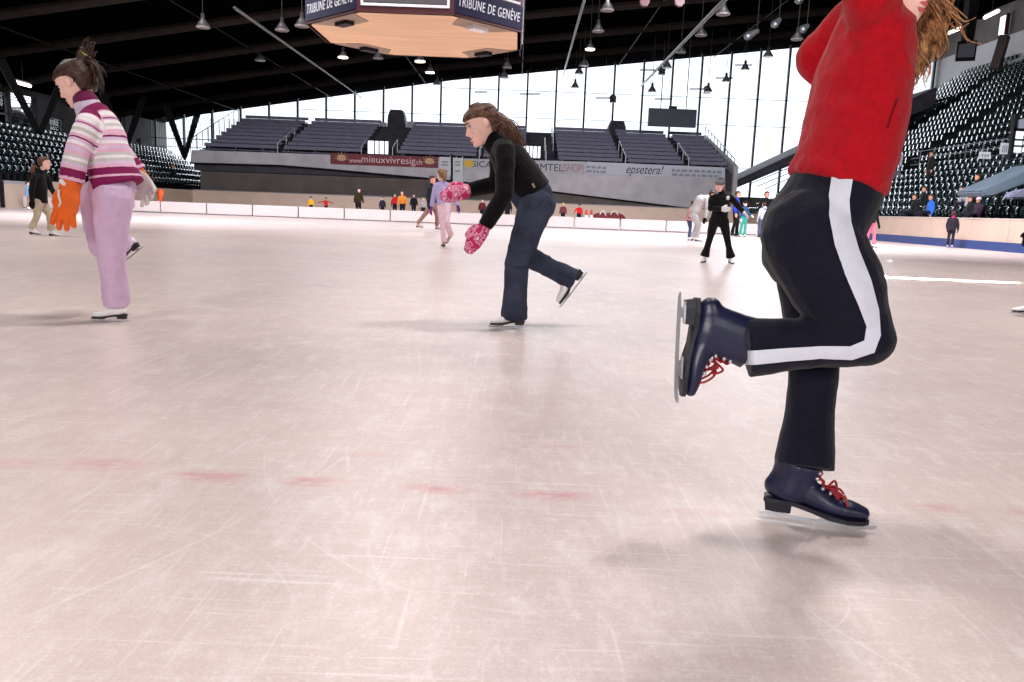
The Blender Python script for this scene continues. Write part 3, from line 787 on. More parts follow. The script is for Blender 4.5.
# walkway rail, signs, gateway on the right stand
bm = BM()
for z_ in (4.0,4.35,4.7): tube(bm, [(21.95,24,z_),(21.95,46,z_)], [.025]*2, n=6)
y = 24
while y < 46.1: tube(bm, [(21.95,y,3.5),(21.95,y,4.72)], [.03]*2, n=6); y += 1.5
tag(obj('railing', bm, m_grey), 'grey pipe railing along walkway between the two right stands', 'railing')
bm = BM()
y = 47
while y < 60: box2(bm, (21.9,y+.04,3.6), (21.96,y+1.2,4.6)); y += 1.3
box2(bm, (21.88,47,4.6), (21.98,60,4.68)); box2(bm, (21.88,47,3.5), (21.98,60,3.6))
tag(obj('railing', bm, mat('pale parapet panel', (198,206,216), .6, .05, 1.0)), 'pale panelled parapet of the rear right stand beside the red jacket', 'railing')
m_sign = mat('white sign', (216,220,226), .6, .05, 2)
for i, (x0,y0,x1,y1,Y,mm,lab) in enumerate(((979,152,991,158.5,36.5,m_sign,'small white sign with dark print on the right walkway rail'),(1000,143,1009,154,36,m_sign,'small pinkish white notice box beside the walkway gateway'))):
    a, b = P(x0,y1,Y), P(x1,y0,Y); t = thing('sign', lab, 'sign', (a+b)/2)
    bm = BM(); box2(bm, (a.x,Y,a.z), (b.x,Y+.06,b.z)); obj('sign_panel', bm, mm, t)
    bm = BM()
    for q in (.2,.45,.7): box2(bm, (a.x+(b.x-a.x)*q,Y-.01,a.z+.08), (a.x+(b.x-a.x)*(q+.14),Y,b.z-.1))
    obj('print', bm, m_inkl, t)
    bm = BM(); tube(bm, [((a.x+b.x)/2,Y+.05,a.z),((a.x+b.x)/2,Y+.05,3.5)], [.03]*2, n=6); obj('sign_post', bm, m_grey, t)
a, b = P(1012,152,36), P(1038,132,36); t = thing('gateway', 'bright gateway with pale stair treads at right edge of the upper stand', 'gateway', (a+b)/2)
bm = BM(); box2(bm, (a.x,36,a.z), (b.x,36.15,b.z)); obj('pane', bm, m_dayglow, t)  # self-glowing pane imitates daylight in the opening
bm = BM(); 
for q in (.25,.55): box2(bm, (a.x-.05,35.9,a.z+(b.z-a.z)*q), (b.x,36.0,a.z+(b.z-a.z)*q+.07))
box2(bm, (a.x-.12,35.9,a.z-.3), (a.x,36.2,b.z+.7)); box2(bm, (a.x-.1,35.9,b.z), (b.x,36.2,b.z+.12)); obj('gate_frame', bm, m_steel, t)
pp = [P(1010,133,36.1),P(1016,121,36.1),P(1040,113,36.1),P(1040,131,36.1)]
bm = BM(); prism(bm, pp, (0,.1,0)); obj('sloped_panel', bm, mat('bluish white panel', (170,176,192), .6, .05, 2), t)
# tapering pale canopy beam over the tunnel at right edge
pp = [P(981.5,191,27),P(984,196.5,27),P(993,196.5,27),P(1045,177,27),P(1045,163,27),P(990,187,27)]
t = thing('tunnel_canopy', 'tapered pale grey slab slanting up out of lower right stand at frame edge', 'canopy', P(1000,192,27))
bm = BM(); prism(bm, pp, (0,1.6,0)); bmesh.ops.bevel(bm, geom=bm.edges[:], offset=.05, segments=2, affect='EDGES'); obj('slab', bm, mat('blue grey slab', (92,106,120), .7, .12, 2), t)
bm = BM()
for x in (1000,1022): p = P(x, 190 if x == 1000 else 182, 27.6); tube(bm, [p, V((p.x,p.y,1.2))], [.05]*2, n=8)
obj('support', bm, m_steel, t)
pp = [P(1011,199,26.2),P(1012,193,26.2),P(1022,190,26.2),P(1040,187,26.2),P(1040,199,26.2)]
bm = BM(); prism(bm, pp, (0,.45,0)); bmesh.ops.bevel(bm, geom=bm.edges[:], offset=.06, segments=2, affect='EDGES'); tag(obj('folded_tarpaulin', bm, mat('pale lilac cloth', (120,122,144), .8, .2, 6)), 'pale bundled tarpaulin under the slanting slab at right edge', 'tarpaulin')
# ================================================================== FIGURE BUILDER
m_skin = mat('skin', (244,198,184), .55, .04, 9, spec=.3)
m_skin2 = mat('warm skin', (206,150,124), .55, .05, 9, spec=.3)
m_lip = mat('lip', (196,92,98), .45, .04, 9)
m_eyew = mat('eye white', (232,230,228), .3, .01, 9)
m_iris = mat('dark iris', (40,28,22), .25, .05, 9)
m_brow = mat('brow hair', (60,40,30), .8, .1, 30)
HEAD = [(-.50,.27,.00,.10),(-.46,.36,-.05,.17),(-.38,.385,-.16,.235),(-.30,.375,-.26,.275),(-.20,.37,-.35,.30),(-.10,.365,-.42,.32),(.0,.352,-.46,.335),(.06,.36,-.475,.342),(.12,.39,-.48,.345),(.22,.39,-.48,.345),(.32,.345,-.455,.325),(.41,.25,-.37,.265),(.475,.12,-.23,.17),(.50,.02,-.10,.07)]
def frame(f, u):
    f = V(f).normalized(); u = V(u); u = (u-f*u.dot(f)).normalized(); l = u.cross(f)   # l : the person's left
    return f, u, l
def head_loft(bm, C, f, u, l, H, rows, n=24, e=.88):
    rings = []
    for h, fr, bk, w in rows:
        ring = []
        for j in range(n):
            th = 2*math.pi*j/n; c, s = math.cos(th), math.sin(th)
            mid = (fr+bk)/2; ex = (fr-bk)/2
            x = mid+ex*math.copysign(abs(c)**e, c); y = w*math.copysign(abs(s)**e, s)
            ring.append(bm.verts.new(C+(f*x+l*y+u*h)*H))
        rings.append(ring)
    for A, B in zip(rings, rings[1:]):
        for j in range(n): bm.faces.new((A[j], A[(j+1) % n], B[(j+1) % n], B[j]))
    bm.faces.new(rings[0][::-1]); bm.faces.new(rings[-1])
def add_head(bm, C, f, u, l, H, detail=True):
    head_loft(bm, C, f, u, l, H, HEAD)
    q = lambda x, y, z: C+(f*x+l*y+u*z)*H
    tube(bm, [q(.34,0,.08), q(.40,0,-.03), q(.455,0,-.115), q(.37,0,-.155)], [.035*H,.042*H,.058*H,.05*H], ref=l, n=10)
    if detail:
        for s in (-1,1):
            tube(bm, [q(.37,s*.035,-.13), q(.40,s*.05,-.135)], [.03*H]*2, n=8)
            ball(bm, q(-.02,s*.355,-.03), (.085*H,.05*H,.125*H), 12, Matrix((f,l,u)).transposed())
            tube(bm, [q(.36,s*.05,.115), q(.345,s*.2,.12)], [.03*H,.025*H], ref=l, n=8)     # brow ridge
            tube(bm, [q(.27,s*.19,-.1), q(.22,s*.23,-.18)], [.09*H,.08*H], n=10)            # cheek
        tube(bm, [q(.365,-.09,-.265), q(.395,0,-.255), q(.365,.09,-.265)], [.022*H,.03*H,.022*H], ref=u, n=8)
        tube(bm, [q(.36,-.08,-.315), q(.385,0,-.32), q(.36,.08,-.315)], [.022*H,.03*H,.022*H], ref=u, n=8)
        ball(bm, q(.335,0,-.42), .075*H, 10)
def face_parts(body, C, f, u, l, H, brow=m_brow, smile=False):
    q = lambda x, y, z: C+(f*x+l*y+u*z)*H
    R = Matrix((f,l,u)).transposed()
    for s in (-1,1):
        bm = BM(); ball(bm, q(.302,s*.145,.03), (.05*H,.062*H,.034*H), 12, R); e = obj('eye', bm, m_eyew, body, True)
        bm = BM(); ball(bm, q(.337,s*.147,.03), (.02*H,.028*H,.030*H), 10, R); obj('iris', bm, m_iris, e, True)
        bm = BM(); tube(bm, [q(.395,s*.05,.125), q(.40,s*.12,.15), q(.355,s*.215,.125)], [.016*H,.018*H,.01*H], ref=u, n=6, k=3); obj('eyebrow', bm, brow, body, True)
        bm = BM(); tube(bm, [q(.365,s*.09,.055), q(.375,s*.145,.07), q(.34,s*.21,.05)], [.009*H]*3, ref=u, n=5, k=3); obj('eyelid', bm, brow, body, True)
    bm = BM()
    tube(bm, [q(.362,-.10,-.268), q(.412,0,-.256), q(.362,.10,-.268)], [.008*H,.022*H,.008*H], ref=u, n=8, k=4)
    tube(bm, [q(.358,-.09,-.30 if not smile else -.32), q(.405,0,-.322 if not smile else -.345), q(.358,.09,-.30 if not smile else -.32)], [.008*H,.024*H,.008*H], ref=u, n=8, k=4)
    lp = obj('lips', bm, m_lip, body, True)
    if smile:
        bm = BM(); tube(bm, [q(.368,-.075,-.292), q(.402,0,-.296), q(.368,.075,-.292)], [.014*H,.024*H,.014*H], ref=u, n=8, k=4); obj('teeth', bm, m_eyew, body, True)
def hair_cap(bm, C, f, u, l, H, low=-.30, thick=1.0, hairline=.30, temple=.06, ear=-.08):
    rows = []
    for h, fr, bk, w in HEAD:
        if h < low: continue
        g = .035*thick
        if h > hairline: fr2 = fr+g*.9
        elif h > .02: fr2 = temple+(fr-temple)*max(0, (h-.02)/(hairline-.02))**2.2*.92
        else: fr2 = ear+(temple-ear)*max(0, (h-low)/(.02-low))*.6
        rows.append((h, fr2, bk-g*1.3, w+g))
    rows.append((.50+.03*thick, .10, -.18, .14)); rows.append((.50+.05*thick, .02, -.08, .05))
    head_loft(bm, C, f, u, l, H, rows)
def hand(bm, wr, d, pn, th, s, curl=.25, fat=1.0, spread=.0):
    """palm, four unequal bent fingers and a side thumb. d: along hand, pn: palm normal (fingers curl to it), th: thumb side"""
    d = V(d).normalized(); pn = V(pn); pn = (pn-d*pn.dot(d)).normalized(); t = V(th); t = (t-d*t.dot(d)-pn*t.dot(pn)).normalized()
    L = .078*s
    tube(bm, [wr-d*.03*s, wr, wr+d*L*.5, wr+d*L], [(.024*s*fat,.018*s*fat),(.026*s*fat,.017*s*fat),(.036*s*fat,.015*s*fat),(.036*s*fat,.0125*s*fat)], ref=t, n=14, k=2)
    for i, (o, ln) in enumerate(((.027,.066),(.0095,.074),(-.009,.069),(-.0265,.053))):
        p = wr+d*L*.92+t*o*s; dirc = (d+t*(o*spread*12)).normalized(); pts = [p-d*.02*s, p]; a = curl*.5
        for q_ in (.42,.33,.27):
            c_ = (dirc*math.cos(a)+pn*math.sin(a)); p = p+c_*ln*s*q_; pts.append(p); a += curl
        r0 = .0088*s*fat
        tube(bm, pts, [r0*1.05,r0*1.05,r0,r0*.92,r0*.8], ref=t, n=10, k=2)
    p = wr+d*.02*s+t*.022*s
    tube(bm, [p, p+(d*.5+t*.7+pn*.25).normalized()*.035*s, p+(d*.5+t*.7+pn*.25).normalized()*.035*s+(d*.85+t*.35+pn*.3).normalized()*.032*s], [.012*s*fat,.0105*s*fat,.0085*s*fat], n=10, k=2)
def mitten(bm, wr, d, pn, th, s):
    d = V(d).normalized(); pn = V(pn); pn = (pn-d*pn.dot(d)).normalized(); t = V(th); t = (t-d*t.dot(d)-pn*t.dot(pn)).normalized()
    tube(bm, [wr-d*.055*s, wr, wr+d*.04*s, wr+d*.10*s+pn*.008*s, wr+d*.15*s+pn*.022*s], [(.036*s,.032*s),(.034*s,.028*s),(.046*s,.027*s),(.047*s,.025*s),(.032*s,.02*s)], ref=t, n=16, k=3)
    p = wr+d*.03*s+t*.03*s
    tube(bm, [p, p+(d*.7+t*.5+pn*.2).normalized()*.04*s, p+(d*.7+t*.5+pn*.2).normalized()*.04*s+d*.03*s], [.019*s,.017*s,.013*s], n=10, k=2)
def bez(poly):  return poly
def skate(par, heel, toe, up, m_boot, m_sole, m_lace=None, detail=2, blade_w=.006, lean=.10, label=None, shaft=.50, m_blade=None, sx=.28, sr=.19):
    """heel, toe: world ends of the blade edge; up: out of the sole"""
    heel, toe = V(heel), V(toe); t = toe-heel; B = t.length/1.11; t.normalize()
    u = V(up); u = (u-t*u.dot(t)).normalized(); sd = u.cross(t)
    O = heel+t*.05*B+u*.10*B
    q = lambda x, z, y=0.0: O+(t*x+u*z+sd*y)*B
    zo = lambda x: .10 if x < .25 else (.10*(1-(x-.25)/.42) if x < .67 else .0)
    bm = BM()
    xs_ = (.09,.2,.34,.5,.66,.82,.93); zc = (.125,.14,.145,.125,.10,.085,.068); hh = (.115,.135,.14,.125,.10,.083,.06); ww = (.10,.112,.112,.118,.138,.138,.10)
    tube(bm, [q(x,z+zo(x)) for x, z in zip(xs_, zc)], [(h*B,w*B) for h, w in zip(hh, ww)], ref=u, n=18, k=2)
    tube(bm, [q(sx-.03,.2), q(sx,.34), q(sx+lean*.5,.34+shaft*.5), q(sx+lean,.34+shaft)], [(sr*1.12*B,.135*B),(sr*B,.14*B),(sr*B,.155*B),(sr*1.06*B,.17*B)], ref=t, n=18, k=2, flat='e')
    tube(bm, [q(.38,.27), q(.50,.20)], [(.10*B,.08*B),(.085*B,.09*B)], ref=u, n=14)
    boot = link('ice_skate', fuse(bm, max(.0045, B*.02), 3), m_boot, par)
    if label: boot['label'] = label
    # sole with heel block
    ol = [(.0,.075),(.02,.095),(.14,.105),(.30,.09),(.45,.095),(.62,.135),(.78,.145),(.92,.115),(.985,.05)]
    ring = [(x, w) for x, w in ol]+[(x, -w) for x, w in ol[::-1]]
    bm = BM()
    lo = [bm.verts.new(q(x, zo(x)-.03, y)) for x, y in ring]; hi = [bm.verts.new(q(x, zo(x)+.012, y)) for x, y in ring]
    bm.faces.new(lo[::-1]); bm.faces.new(hi)
    for i in range(len(ring)): bm.faces.new((lo[i], lo[(i+1) % len(ring)], hi[(i+1) % len(ring)], hi[i]))
    sole = obj('sole', bm, m_sole, boot)
    bm = BM(); hr = [(.01,.07),(.10,.09),(.27,.08),(.27,-.08),(.10,-.09),(.01,-.07)]
    lo = [bm.verts.new(q(.015+x*.92, -.025, y*.9)) for x, y in hr]; hi = [bm.verts.new(q(x, .08, y)) for x, y in hr]
    bm.faces.new(lo[::-1]); bm.faces.new(hi)
    for i in range(6): bm.faces.new((lo[i], lo[(i+1) % 6], hi[(i+1) % 6], hi[i]))
    obj('heel', bm, m_sole, boot)
    # blade : runner plus two stanchions
    w2 = blade_w/2
    prof = [(-.05,-.085),(.0,-.098),(.3,-.101),(.6,-.101),(.9,-.097),(1.0,-.088),(1.05,-.072),(1.06,-.05),(1.02,-.046),(.95,-.058),(.5,-.064),(.1,-.062),(-.05,-.07)]
    bm = BM(); prism(bm, [q(x,z)-sd*w2 for x, z in prof], sd*2*w2)
    for x0, x1, x2, x3, zt in ((.08,.22,.10,.19,-.025),(.60,.80,.64,.77,-.03)):
        prism(bm, [q(x0,zt)-sd*w2, q(x1,zt)-sd*w2, q(x3,-.066)-sd*w2, q(x2,-.066)-sd*w2], sd*2*w2)
    for x, zt in ((.15,-.027),(.70,-.031)):
        for a in (0,): prism(bm, [q(x-.11,zt,-.06), q(x+.11,zt,-.06), q(x+.11,zt,.06), q(x-.11,zt,.06)], u*.008*B)
    obj('blade', bm, m_blade or M_BLADE, boot)
    if m_lace is not None and detail > 1:
        bv = BVHTree.FromPolygons([v.co for v in boot.data.vertices], [p.vertices[:] for p in boot.data.polygons])
        path = [(.76,.19),(.70,.22),(.64,.26),(.58,.31),(.53,.37),(.50,.43)]
        def on(x, z, y):
            p = q(x+.25, z+.25*(1 if z < .36 else .05), y); tgt = q(x-.25, z-.25*(1 if z < .36 else .05), y*.6)
            h = bv.ray_cast(p, (tgt-p).normalized())
            return (h[0]+h[1]*.003) if h[0] is not None else q(x, z, y)
        bm = BM(); L_ = [on(x, z, -.055) for x, z in path]; R_ = [on(x, z, .055) for x, z in path]; C_ = [on(x, z, 0) for x, z in path]
        for i in range(len(path)-1):
            tube(bm, [L_[i], C_[i].lerp(C_[i+1],.5)+(C_[i]-q(.3,.2)).normalized()*.003, R_[i+1]], [.0032*B/.26]*3, n=6, k=3)
            tube(bm, [R_[i], C_[i].lerp(C_[i+1],.5)+(C_[i]-q(.3,.2)).normalized()*.005, L_[i+1]], [.0032*B/.26]*3, n=6, k=3)
            tube(bm, [L_[i], R_[i]], [.003*B/.26]*2, n=6)
        fw = (C_[-1]-q(.22,.6)).normalized()
        K_ = C_[-3]+fw*.008
        for s in (-1,1):
            tube(bm, [K_, K_+(sd*s*.10+t*.07+u*.05)*B, K_+(sd*s*.16+t*.10-u*.06)*B, K_+(sd*s*.05+t*.05-u*.01)*B, K_], [.003*B/.26]*5, n=6, k=4)
            tube(bm, [K_, K_+(sd*s*.07+t*.12-u*.02)*B, K_+(sd*s*.10+t*.19-u*.12)*B, K_+(sd*s*.09+t*.20-u*.2)*B], [.003*B/.26]*4, n=6, k=4)
        obj('lace', bm, m_lace, boot, True)
        for i, (x, z) in enumerate(path):
            for s in (-1,1):
                bm = BM(); p = on(x, z, s*.075); ball(bm, p, .0058*B/.26, 8); obj('eyelet', bm, M_EYELET, boot, True)
    return boot
M_BLADE = mat('steel blade', (190,190,196), .28, .05, 20, metal=.85)
M_EYELET = mat('silver eyelet', (205,205,208), .3, .03, 20, metal=.8)
M_WHITEB = mat('white skate leather', (248,246,248), .4, .04, 12)
M_SOLE = mat('black sole', (22,20,24), .5, .1, 12)
def set_t(me, fn):
    a = me.attributes.new('t', 'FLOAT', 'POINT')
    for i, v in enumerate(me.vertices): a.data[i].value = fn(v.co)
def chain_t(p, pts):
    """(distance, arc fraction) of p on a polyline"""
    best = (1e9, 0); tot = sum((b-a).length for a, b in zip(pts, pts[1:])); acc = 0
    for a, b in zip(pts, pts[1:]):
        d = b-a; L2 = d.length_squared; s = max(0, min(1, (p-a).dot(d)/L2)); e = (p-a-d*s).length
        if e < best[0]: best = (e, (acc+d.length*s)/tot)
        acc += d.length
    return best
def WJ(Y, **px):
    return {k: (P(v[0], v[1], Y+(v[2] if len(v) > 2 else 0)) if not isinstance(v, Vector) else v) for k, v in px.items()}
def body_bm(J, k, f, u, H, side, hands='stub', fine=True, head=True, nk=1.0, lean_body=1.0):
    """one continuous figure from its joints"""
    bm = BM(); fh, uh, lh = frame(f, u)
    ax = (J['neck']-J['pelvis']).normalized(); q = lean_body
    ch = J.get('chest', J['pelvis'].lerp(J['neck'], .62))
    tube(bm, [J['pelvis']-ax*.06*k, J['pelvis']+ax*.02*k, J['pelvis'].lerp(ch,.5), ch, ch.lerp(J['neck'],.62), J['neck']-ax*.01*k], [(.10*k*q,.085*k*q),(.118*k*q,.092*k*q),(.098*k*q,.08*k*q),(.115*k*q,.088*k*q),(.095*k*q,.062*k*q),(.05*k,.048*k)], ref=side, n=18, k=3)
    nk0 = J['head']-uh*H*.32-fh*H*.08
    tube(bm, [J['neck']-ax*.03*k, J['neck'].lerp(nk0,.5), nk0], [.046*k*nk,.040*k*nk,.042*k*nk], n=14)
    for s in 'LR':
        sh, el, wr = J['sh'+s], J['el'+s], J['wr'+s]
        tube(bm, [ch.lerp(J['neck'],.7).lerp(sh,.3), sh, sh.lerp(el,.5), el], [.05*k,.045*k,.038*k,.032*k], n=12, k=2)
        tube(bm, [el, el.lerp(wr,.4), wr], [.032*k,.031*k,.021*k], n=12, k=2)
        hp, kn, an = J['hip'+s], J['kn'+s], J['an'+s]
        tube(bm, [hp, hp.lerp(kn,.5), kn], [.078*k,.064*k,.046*k], n=14, k=2)
        tube(bm, [kn, kn.lerp(an,.35), an], [.046*k,.044*k,.021*k], n=14, k=2)
        tube(bm, [an, an+(an-kn).normalized()*.02*k+J['ft'+s]*.012*k], [.02*k,.016*k], n=10)
        d = J.get('hd'+s, (wr-el).normalized()); pn = J.get('pn'+s, -side if s == 'L' else side); th = J.get('th'+s, fh)
        if hands == 'full': hand(bm, wr, d, pn, th, k*1.02, J.get('curl', .3))
        elif hands == 'small': hand(bm, wr, d, pn, th, k*1.02, .3, 1.15)
        else: tube(bm, [wr, wr+d*.06*k], [.021*k,.018*k], n=10)
    if head: add_head(bm, J['head'], fh, uh, lh, H, fine)
    return bm
def top_bm(J, k, side, hem, rt, rs, collar=None, chest_pts=None):
    """hem: point at the garment's lower middle; rt: list of (half width, half depth) from hem to shoulders; rs: sleeve radii sh, el, wrist"""
    bm = BM(); ch = J.get('chest', J['pelvis'].lerp(J['neck'], .62))
    pts = chest_pts or [hem, hem.lerp(ch,.5), ch, ch.lerp(J['neck'],.6), J['neck']]
    tube(bm, pts, rt, ref=side, n=22, k=3, flat='s')
    for s in 'LR':
        sh, el, wr = J['sh'+s], J['el'+s], J['wr'+s]
        tube(bm, [ch.lerp(J['neck'],.72).lerp(sh,.35), sh, sh.lerp(el,.5), el], [rs[0]*1.1,rs[0],(rs[0]+rs[1])/2,rs[1]], n=14, k=2)
        tube(bm, [el, el.lerp(wr,.55), wr], [rs[1],(rs[1]+rs[2])/2,rs[2]], n=14, k=2, flat='e')
    if collar: tube(bm, collar[0], collar[1], n=16, k=2)
    return bm
def trouser_bm(J, k, side, waist, rw, rl, ends=None):
    """rw: waist/hip sections; rl: (thigh, mid thigh, knee, shin, hem) radii"""
    bm = BM(); ax = (J['neck']-J['pelvis']).normalized()
    tube(bm, [J['pelvis']-ax*.05*k, J['pelvis'], J['pelvis'].lerp(waist,.55), waist], rw, ref=side, n=20, k=3)
    for s in 'LR':
        hp, kn, an = J['hip'+s], J['kn'+s], J['an'+s]
        r = rl[s] if isinstance(rl, dict) else rl
        e = J.get('tr'+s, an)
        tube(bm, [hp, hp.lerp(kn,.5), kn], r[:3], n=18, k=3)
        tube(bm, [kn, kn.lerp(e,.5), e], r[2:], n=18, k=3, flat='e')
    return bm
# ================================================================== THE THREE NEAR SKATERS
def stretch_hair(name, c1, c2):
    m = bpy.data.materials.new(name); m.use_nodes = True; nt = m.node_tree; N, L = nt.nodes, nt.links; b = N['Principled BSDF']
    tc = N.new('ShaderNodeTexCoord'); nz = N.new('ShaderNodeTexNoise'); nz.inputs['Scale'].default_value = 55; nz.inputs['Detail'].default_value = 5; L.new(tc.outputs['Object'], nz.inputs['Vector'])
    cr = N.new('ShaderNodeValToRGB'); cr.color_ramp.elements[0].position = .34; cr.color_ramp.elements[1].position = .68
    cr.color_ramp.elements[0].color = hexc(*c1); cr.color_ramp.elements[1].color = hexc(*c2); L.new(nz.outputs['Fac'], cr.inputs['Fac']); L.new(cr.outputs[0], b.inputs['Base Color'])
    b.inputs['Roughness'].default_value = .5; b.inputs['Specular IOR Level'].default_value = .35; return m
m_hair_dk = stretch_hair('dark brown hair', (34,22,20), (84,56,44))
m_hair_br = stretch_hair('mid brown hair', (58,36,30), (120,82,64))
m_hair_bl = stretch_hair('reddish blond hair', (84,50,30), (206,150,98))
def knit_mat(name, cols, scale, thresh=.5):
    m = bpy.data.materials.new(name); m.use_nodes = True; nt = m.node_tree; N, L = nt.nodes, nt.links; b = N['Principled BSDF']
    tc = N.new('ShaderNodeTexCoord'); vo = N.new('ShaderNodeTexNoise'); vo.inputs['Scale'].default_value = scale; vo.inputs['Detail'].default_value = 2; L.new(tc.outputs['Object'], vo.inputs['Vector'])
    cr = N.new('ShaderNodeValToRGB'); cr.color_ramp.interpolation = 'CONSTANT'; e = cr.color_ramp.elements
    e[0].position = 0; e[0].color = hexc(*cols[0]); e[1].position = thresh; e[1].color = hexc(*cols[1])
    for p, c in cols[2:]: x = e.new(p); x.color = hexc(*c)
    L.new(vo.outputs['Fac'], cr.inputs['Fac']); L.new(cr.outputs[0], b.inputs['Base Color']); b.inputs['Roughness'].default_value = .9; b.inputs['Specular IOR Level'].default_value = .1
    return m
def cloth(name, rgb, rough=.85, bump=.25, var=.10, scale=40): return mat(name, rgb, rough, var, scale, spec=.15, bump=bump, sheen=.1)
def strands(bm, roots, fn, r, n=6, k=3):
    for a in roots:
        pts = fn(a); tube(bm, pts, [r]*(len(pts)-1)+[r*.35], n=n, k=k)
def wrinkle(me, amp, scale, axis=None, seed=0):
    """cloth folds: push the skin in and out along its normals"""
    ns = [v.normal.copy() for v in me.vertices]
    for v, n in zip(me.vertices, ns):
        p = v.co*scale+V((seed, seed*.7, 0))
        w = noise.noise(p)*.6+noise.noise(p*2.1)*.4
        w = (1-abs(w)*2.2)
        v.co += n*amp*w
# ---------------------------------------------------------------- A. red hoodie skater, close by on the right
Y = 1.96
J = WJ(Y, pelvis=(811,232), chest=(857,80), neck=(884,5), head=(903,-30,-.02), shR=(870,-6,-.11), elR=(852,-105,-.12), wrR=(872,-178,-.06), shL=(862,14,.14), elL=(818,60,.20), wrL=(858,96,.19),
       hipR=(809,236,-.065), knR=(866,338,-.10), anR=(735,347,-.07), hipL=(812,238,.08), knL=(816,350,.06), anL=(805,478,.03))
ka = .98
fA, uA, lA = frame((.55,-.75,-.36), (.2,-.25,.95)); HA = .215
gA0, gA1 = G(757,513.5,.004), G(876,531.5,.004)
J['anL'] = gA0.lerp(gA1,.30)+V((0,0,.15))
J['ftR'] = V((-.05,0,-1)); J['ftL'] = V((.96,-.28,0)); J['curl'] = .9; J['hdL'] = V((.1,.1,-1))
sideA = V((-.05,1,0)).normalized()
bm = body_bm(J, ka, fA, uA, HA, sideA, hands='full', lean_body=.76)
red = link('person', fuse(bm, .006, 2), m_skin)
tag(red, 'nearest skater in red sweatshirt and navy trousers, right leg folded up behind', 'person')
face_parts(red, J['head'], fA, uA, lA, HA)
m_redc = cloth('red fleece cloth', (172,12,28), .9, .3, .12, 60)
hem = P(838,182,Y)
bm = top_bm(J, ka, sideA, hem, [(.146,.103),(.146,.105),(.140,.099),(.122,.083),(.058,.058)], (.056,.056,.042), chest_pts=[P(836,184,Y), P(851,138,Y), P(861,86,Y), P(873,38,Y), P(888,-2,Y)])
tube(bm, [P(835,185,Y), P(838,177,Y)], [(.146,.106),(.150,.108)], ref=sideA, n=20, flat='s')
tube(bm, [P(884,10,Y), P(893,-10,Y)], [.07,.062], n=16)            # collar
me = fuse(bm, .007, 8); wrinkle(me, .006, 9, seed=3)
# hem dips toward the front
sh_ = link('sweatshirt', me, m_redc, red)
bv = BVHTree.FromPolygons([v.co for v in me.vertices], [p.vertices[:] for p in me.polygons])
def surf(bv, x, y, off=.003):
    d = ray(x, y).normalized(); h = bv.ray_cast(CAM, d)
    return (h[0]+h[1]*off) if h[0] is not None else None
def strip_on(bv, L_, R_, off=.003, sub=10, across=4):
    """ribbon laid onto a surface between two outlines"""
    bm = BM(); rows = []
    for i in range(len(L_)-1):
        for j in range(sub+(1 if i == len(L_)-2 else 0)):
            f_ = j/sub; row = []
            for c in range(across+1):
                g = c/across
                x = (L_[i][0]*(1-f_)+L_[i+1][0]*f_)*(1-g)+(R_[i][0]*(1-f_)+R_[i+1][0]*f_)*g
                y = (L_[i][1]*(1-f_)+L_[i+1][1]*f_)*(1-g)+(R_[i][1]*(1-f_)+R_[i+1][1]*f_)*g
                row.append(surf(bv, x, y, off))
            if all(p is not None for p in row): rows.append([bm.verts.new(p) for p in row])
    for A, B in zip(rows, rows[1:]):
        for c in range(across): bm.faces.new((A[c], A[c+1], B[c+1], B[c]))
    return bm
bm = strip_on(bv, [(896,98),(890,115),(886,128)], [(897.5,99),(891.5,116),(887.5,129)], .0025, 6, 1)
if len(bm.faces): obj('pocket_edge', bm, cloth('dark red seam', (92,8,18)), sh_, True)
m_navy_c = cloth('navy knit trousers', (16,17,34), .8, .2, .15, 70)
trA = dict(R=[.110,.106,.066,.060,.070], L=[.105,.085,.062,.058,.072])
J['trR'] = P(747,348,Y-.07); J['trL'] = P(804,467,J['anL'].y)
bm = trouser_bm(J, ka, sideA, P(838,184,Y), [(.135,.098),(.148,.115),(.146,.104),(.138,.101)], trA)
me = fuse(bm, .0065, 4); wrinkle(me, .0022, 10, seed=8)
tr = link('trousers', me, m_navy_c, red)
bv = BVHTree.FromPolygons([v.co for v in me.vertices], [p.vertices[:] for p in me.polygons])
bm = strip_on(bv, [(833,172),(829,195),(828.5,215),(834,245),(845,275),(858,305),(866,326),(864,340),(850,346),(820,346),(785,348),(746,351)],
                  [(853,176),(849,200),(850,222),(858,250),(870,280),(878,310),(880,335),(874,352),(852,359),(820,358),(785,361),(746,365)], .0035, 12, 5)
obj('side_stripe', bm, cloth('white stripe cloth', (214,216,228), .8, .1, .04), tr, True)
m_bootn = mat('navy leather', (27,29,60), .36, .15, 20, spec=.5, bump=.1)
m_solen = mat('dark navy sole', (20,20,34), .5, .1, 12)
m_rlace = mat('red lace', (156,24,36), .7, .1, 30)
g0, g1 = G(757,513.5,.004), G(876,531.5,.004)
skate(red, g0, g1, V((0,0,1)), m_bootn, m_solen, m_rlace, shaft=.16, sx=.265, sr=.215, lean=.03, blade_w=.004, label='navy skate standing on the ice')
YB = Y-.06
skate(red, P(678,292,YB), P(673,403,YB-.02), P(760,347,YB)-P(676,347,YB), m_bootn, m_solen, m_rlace, shaft=.30, sx=.34, sr=.25, blade_w=.004, lean=.10, label='navy skate lifted behind')
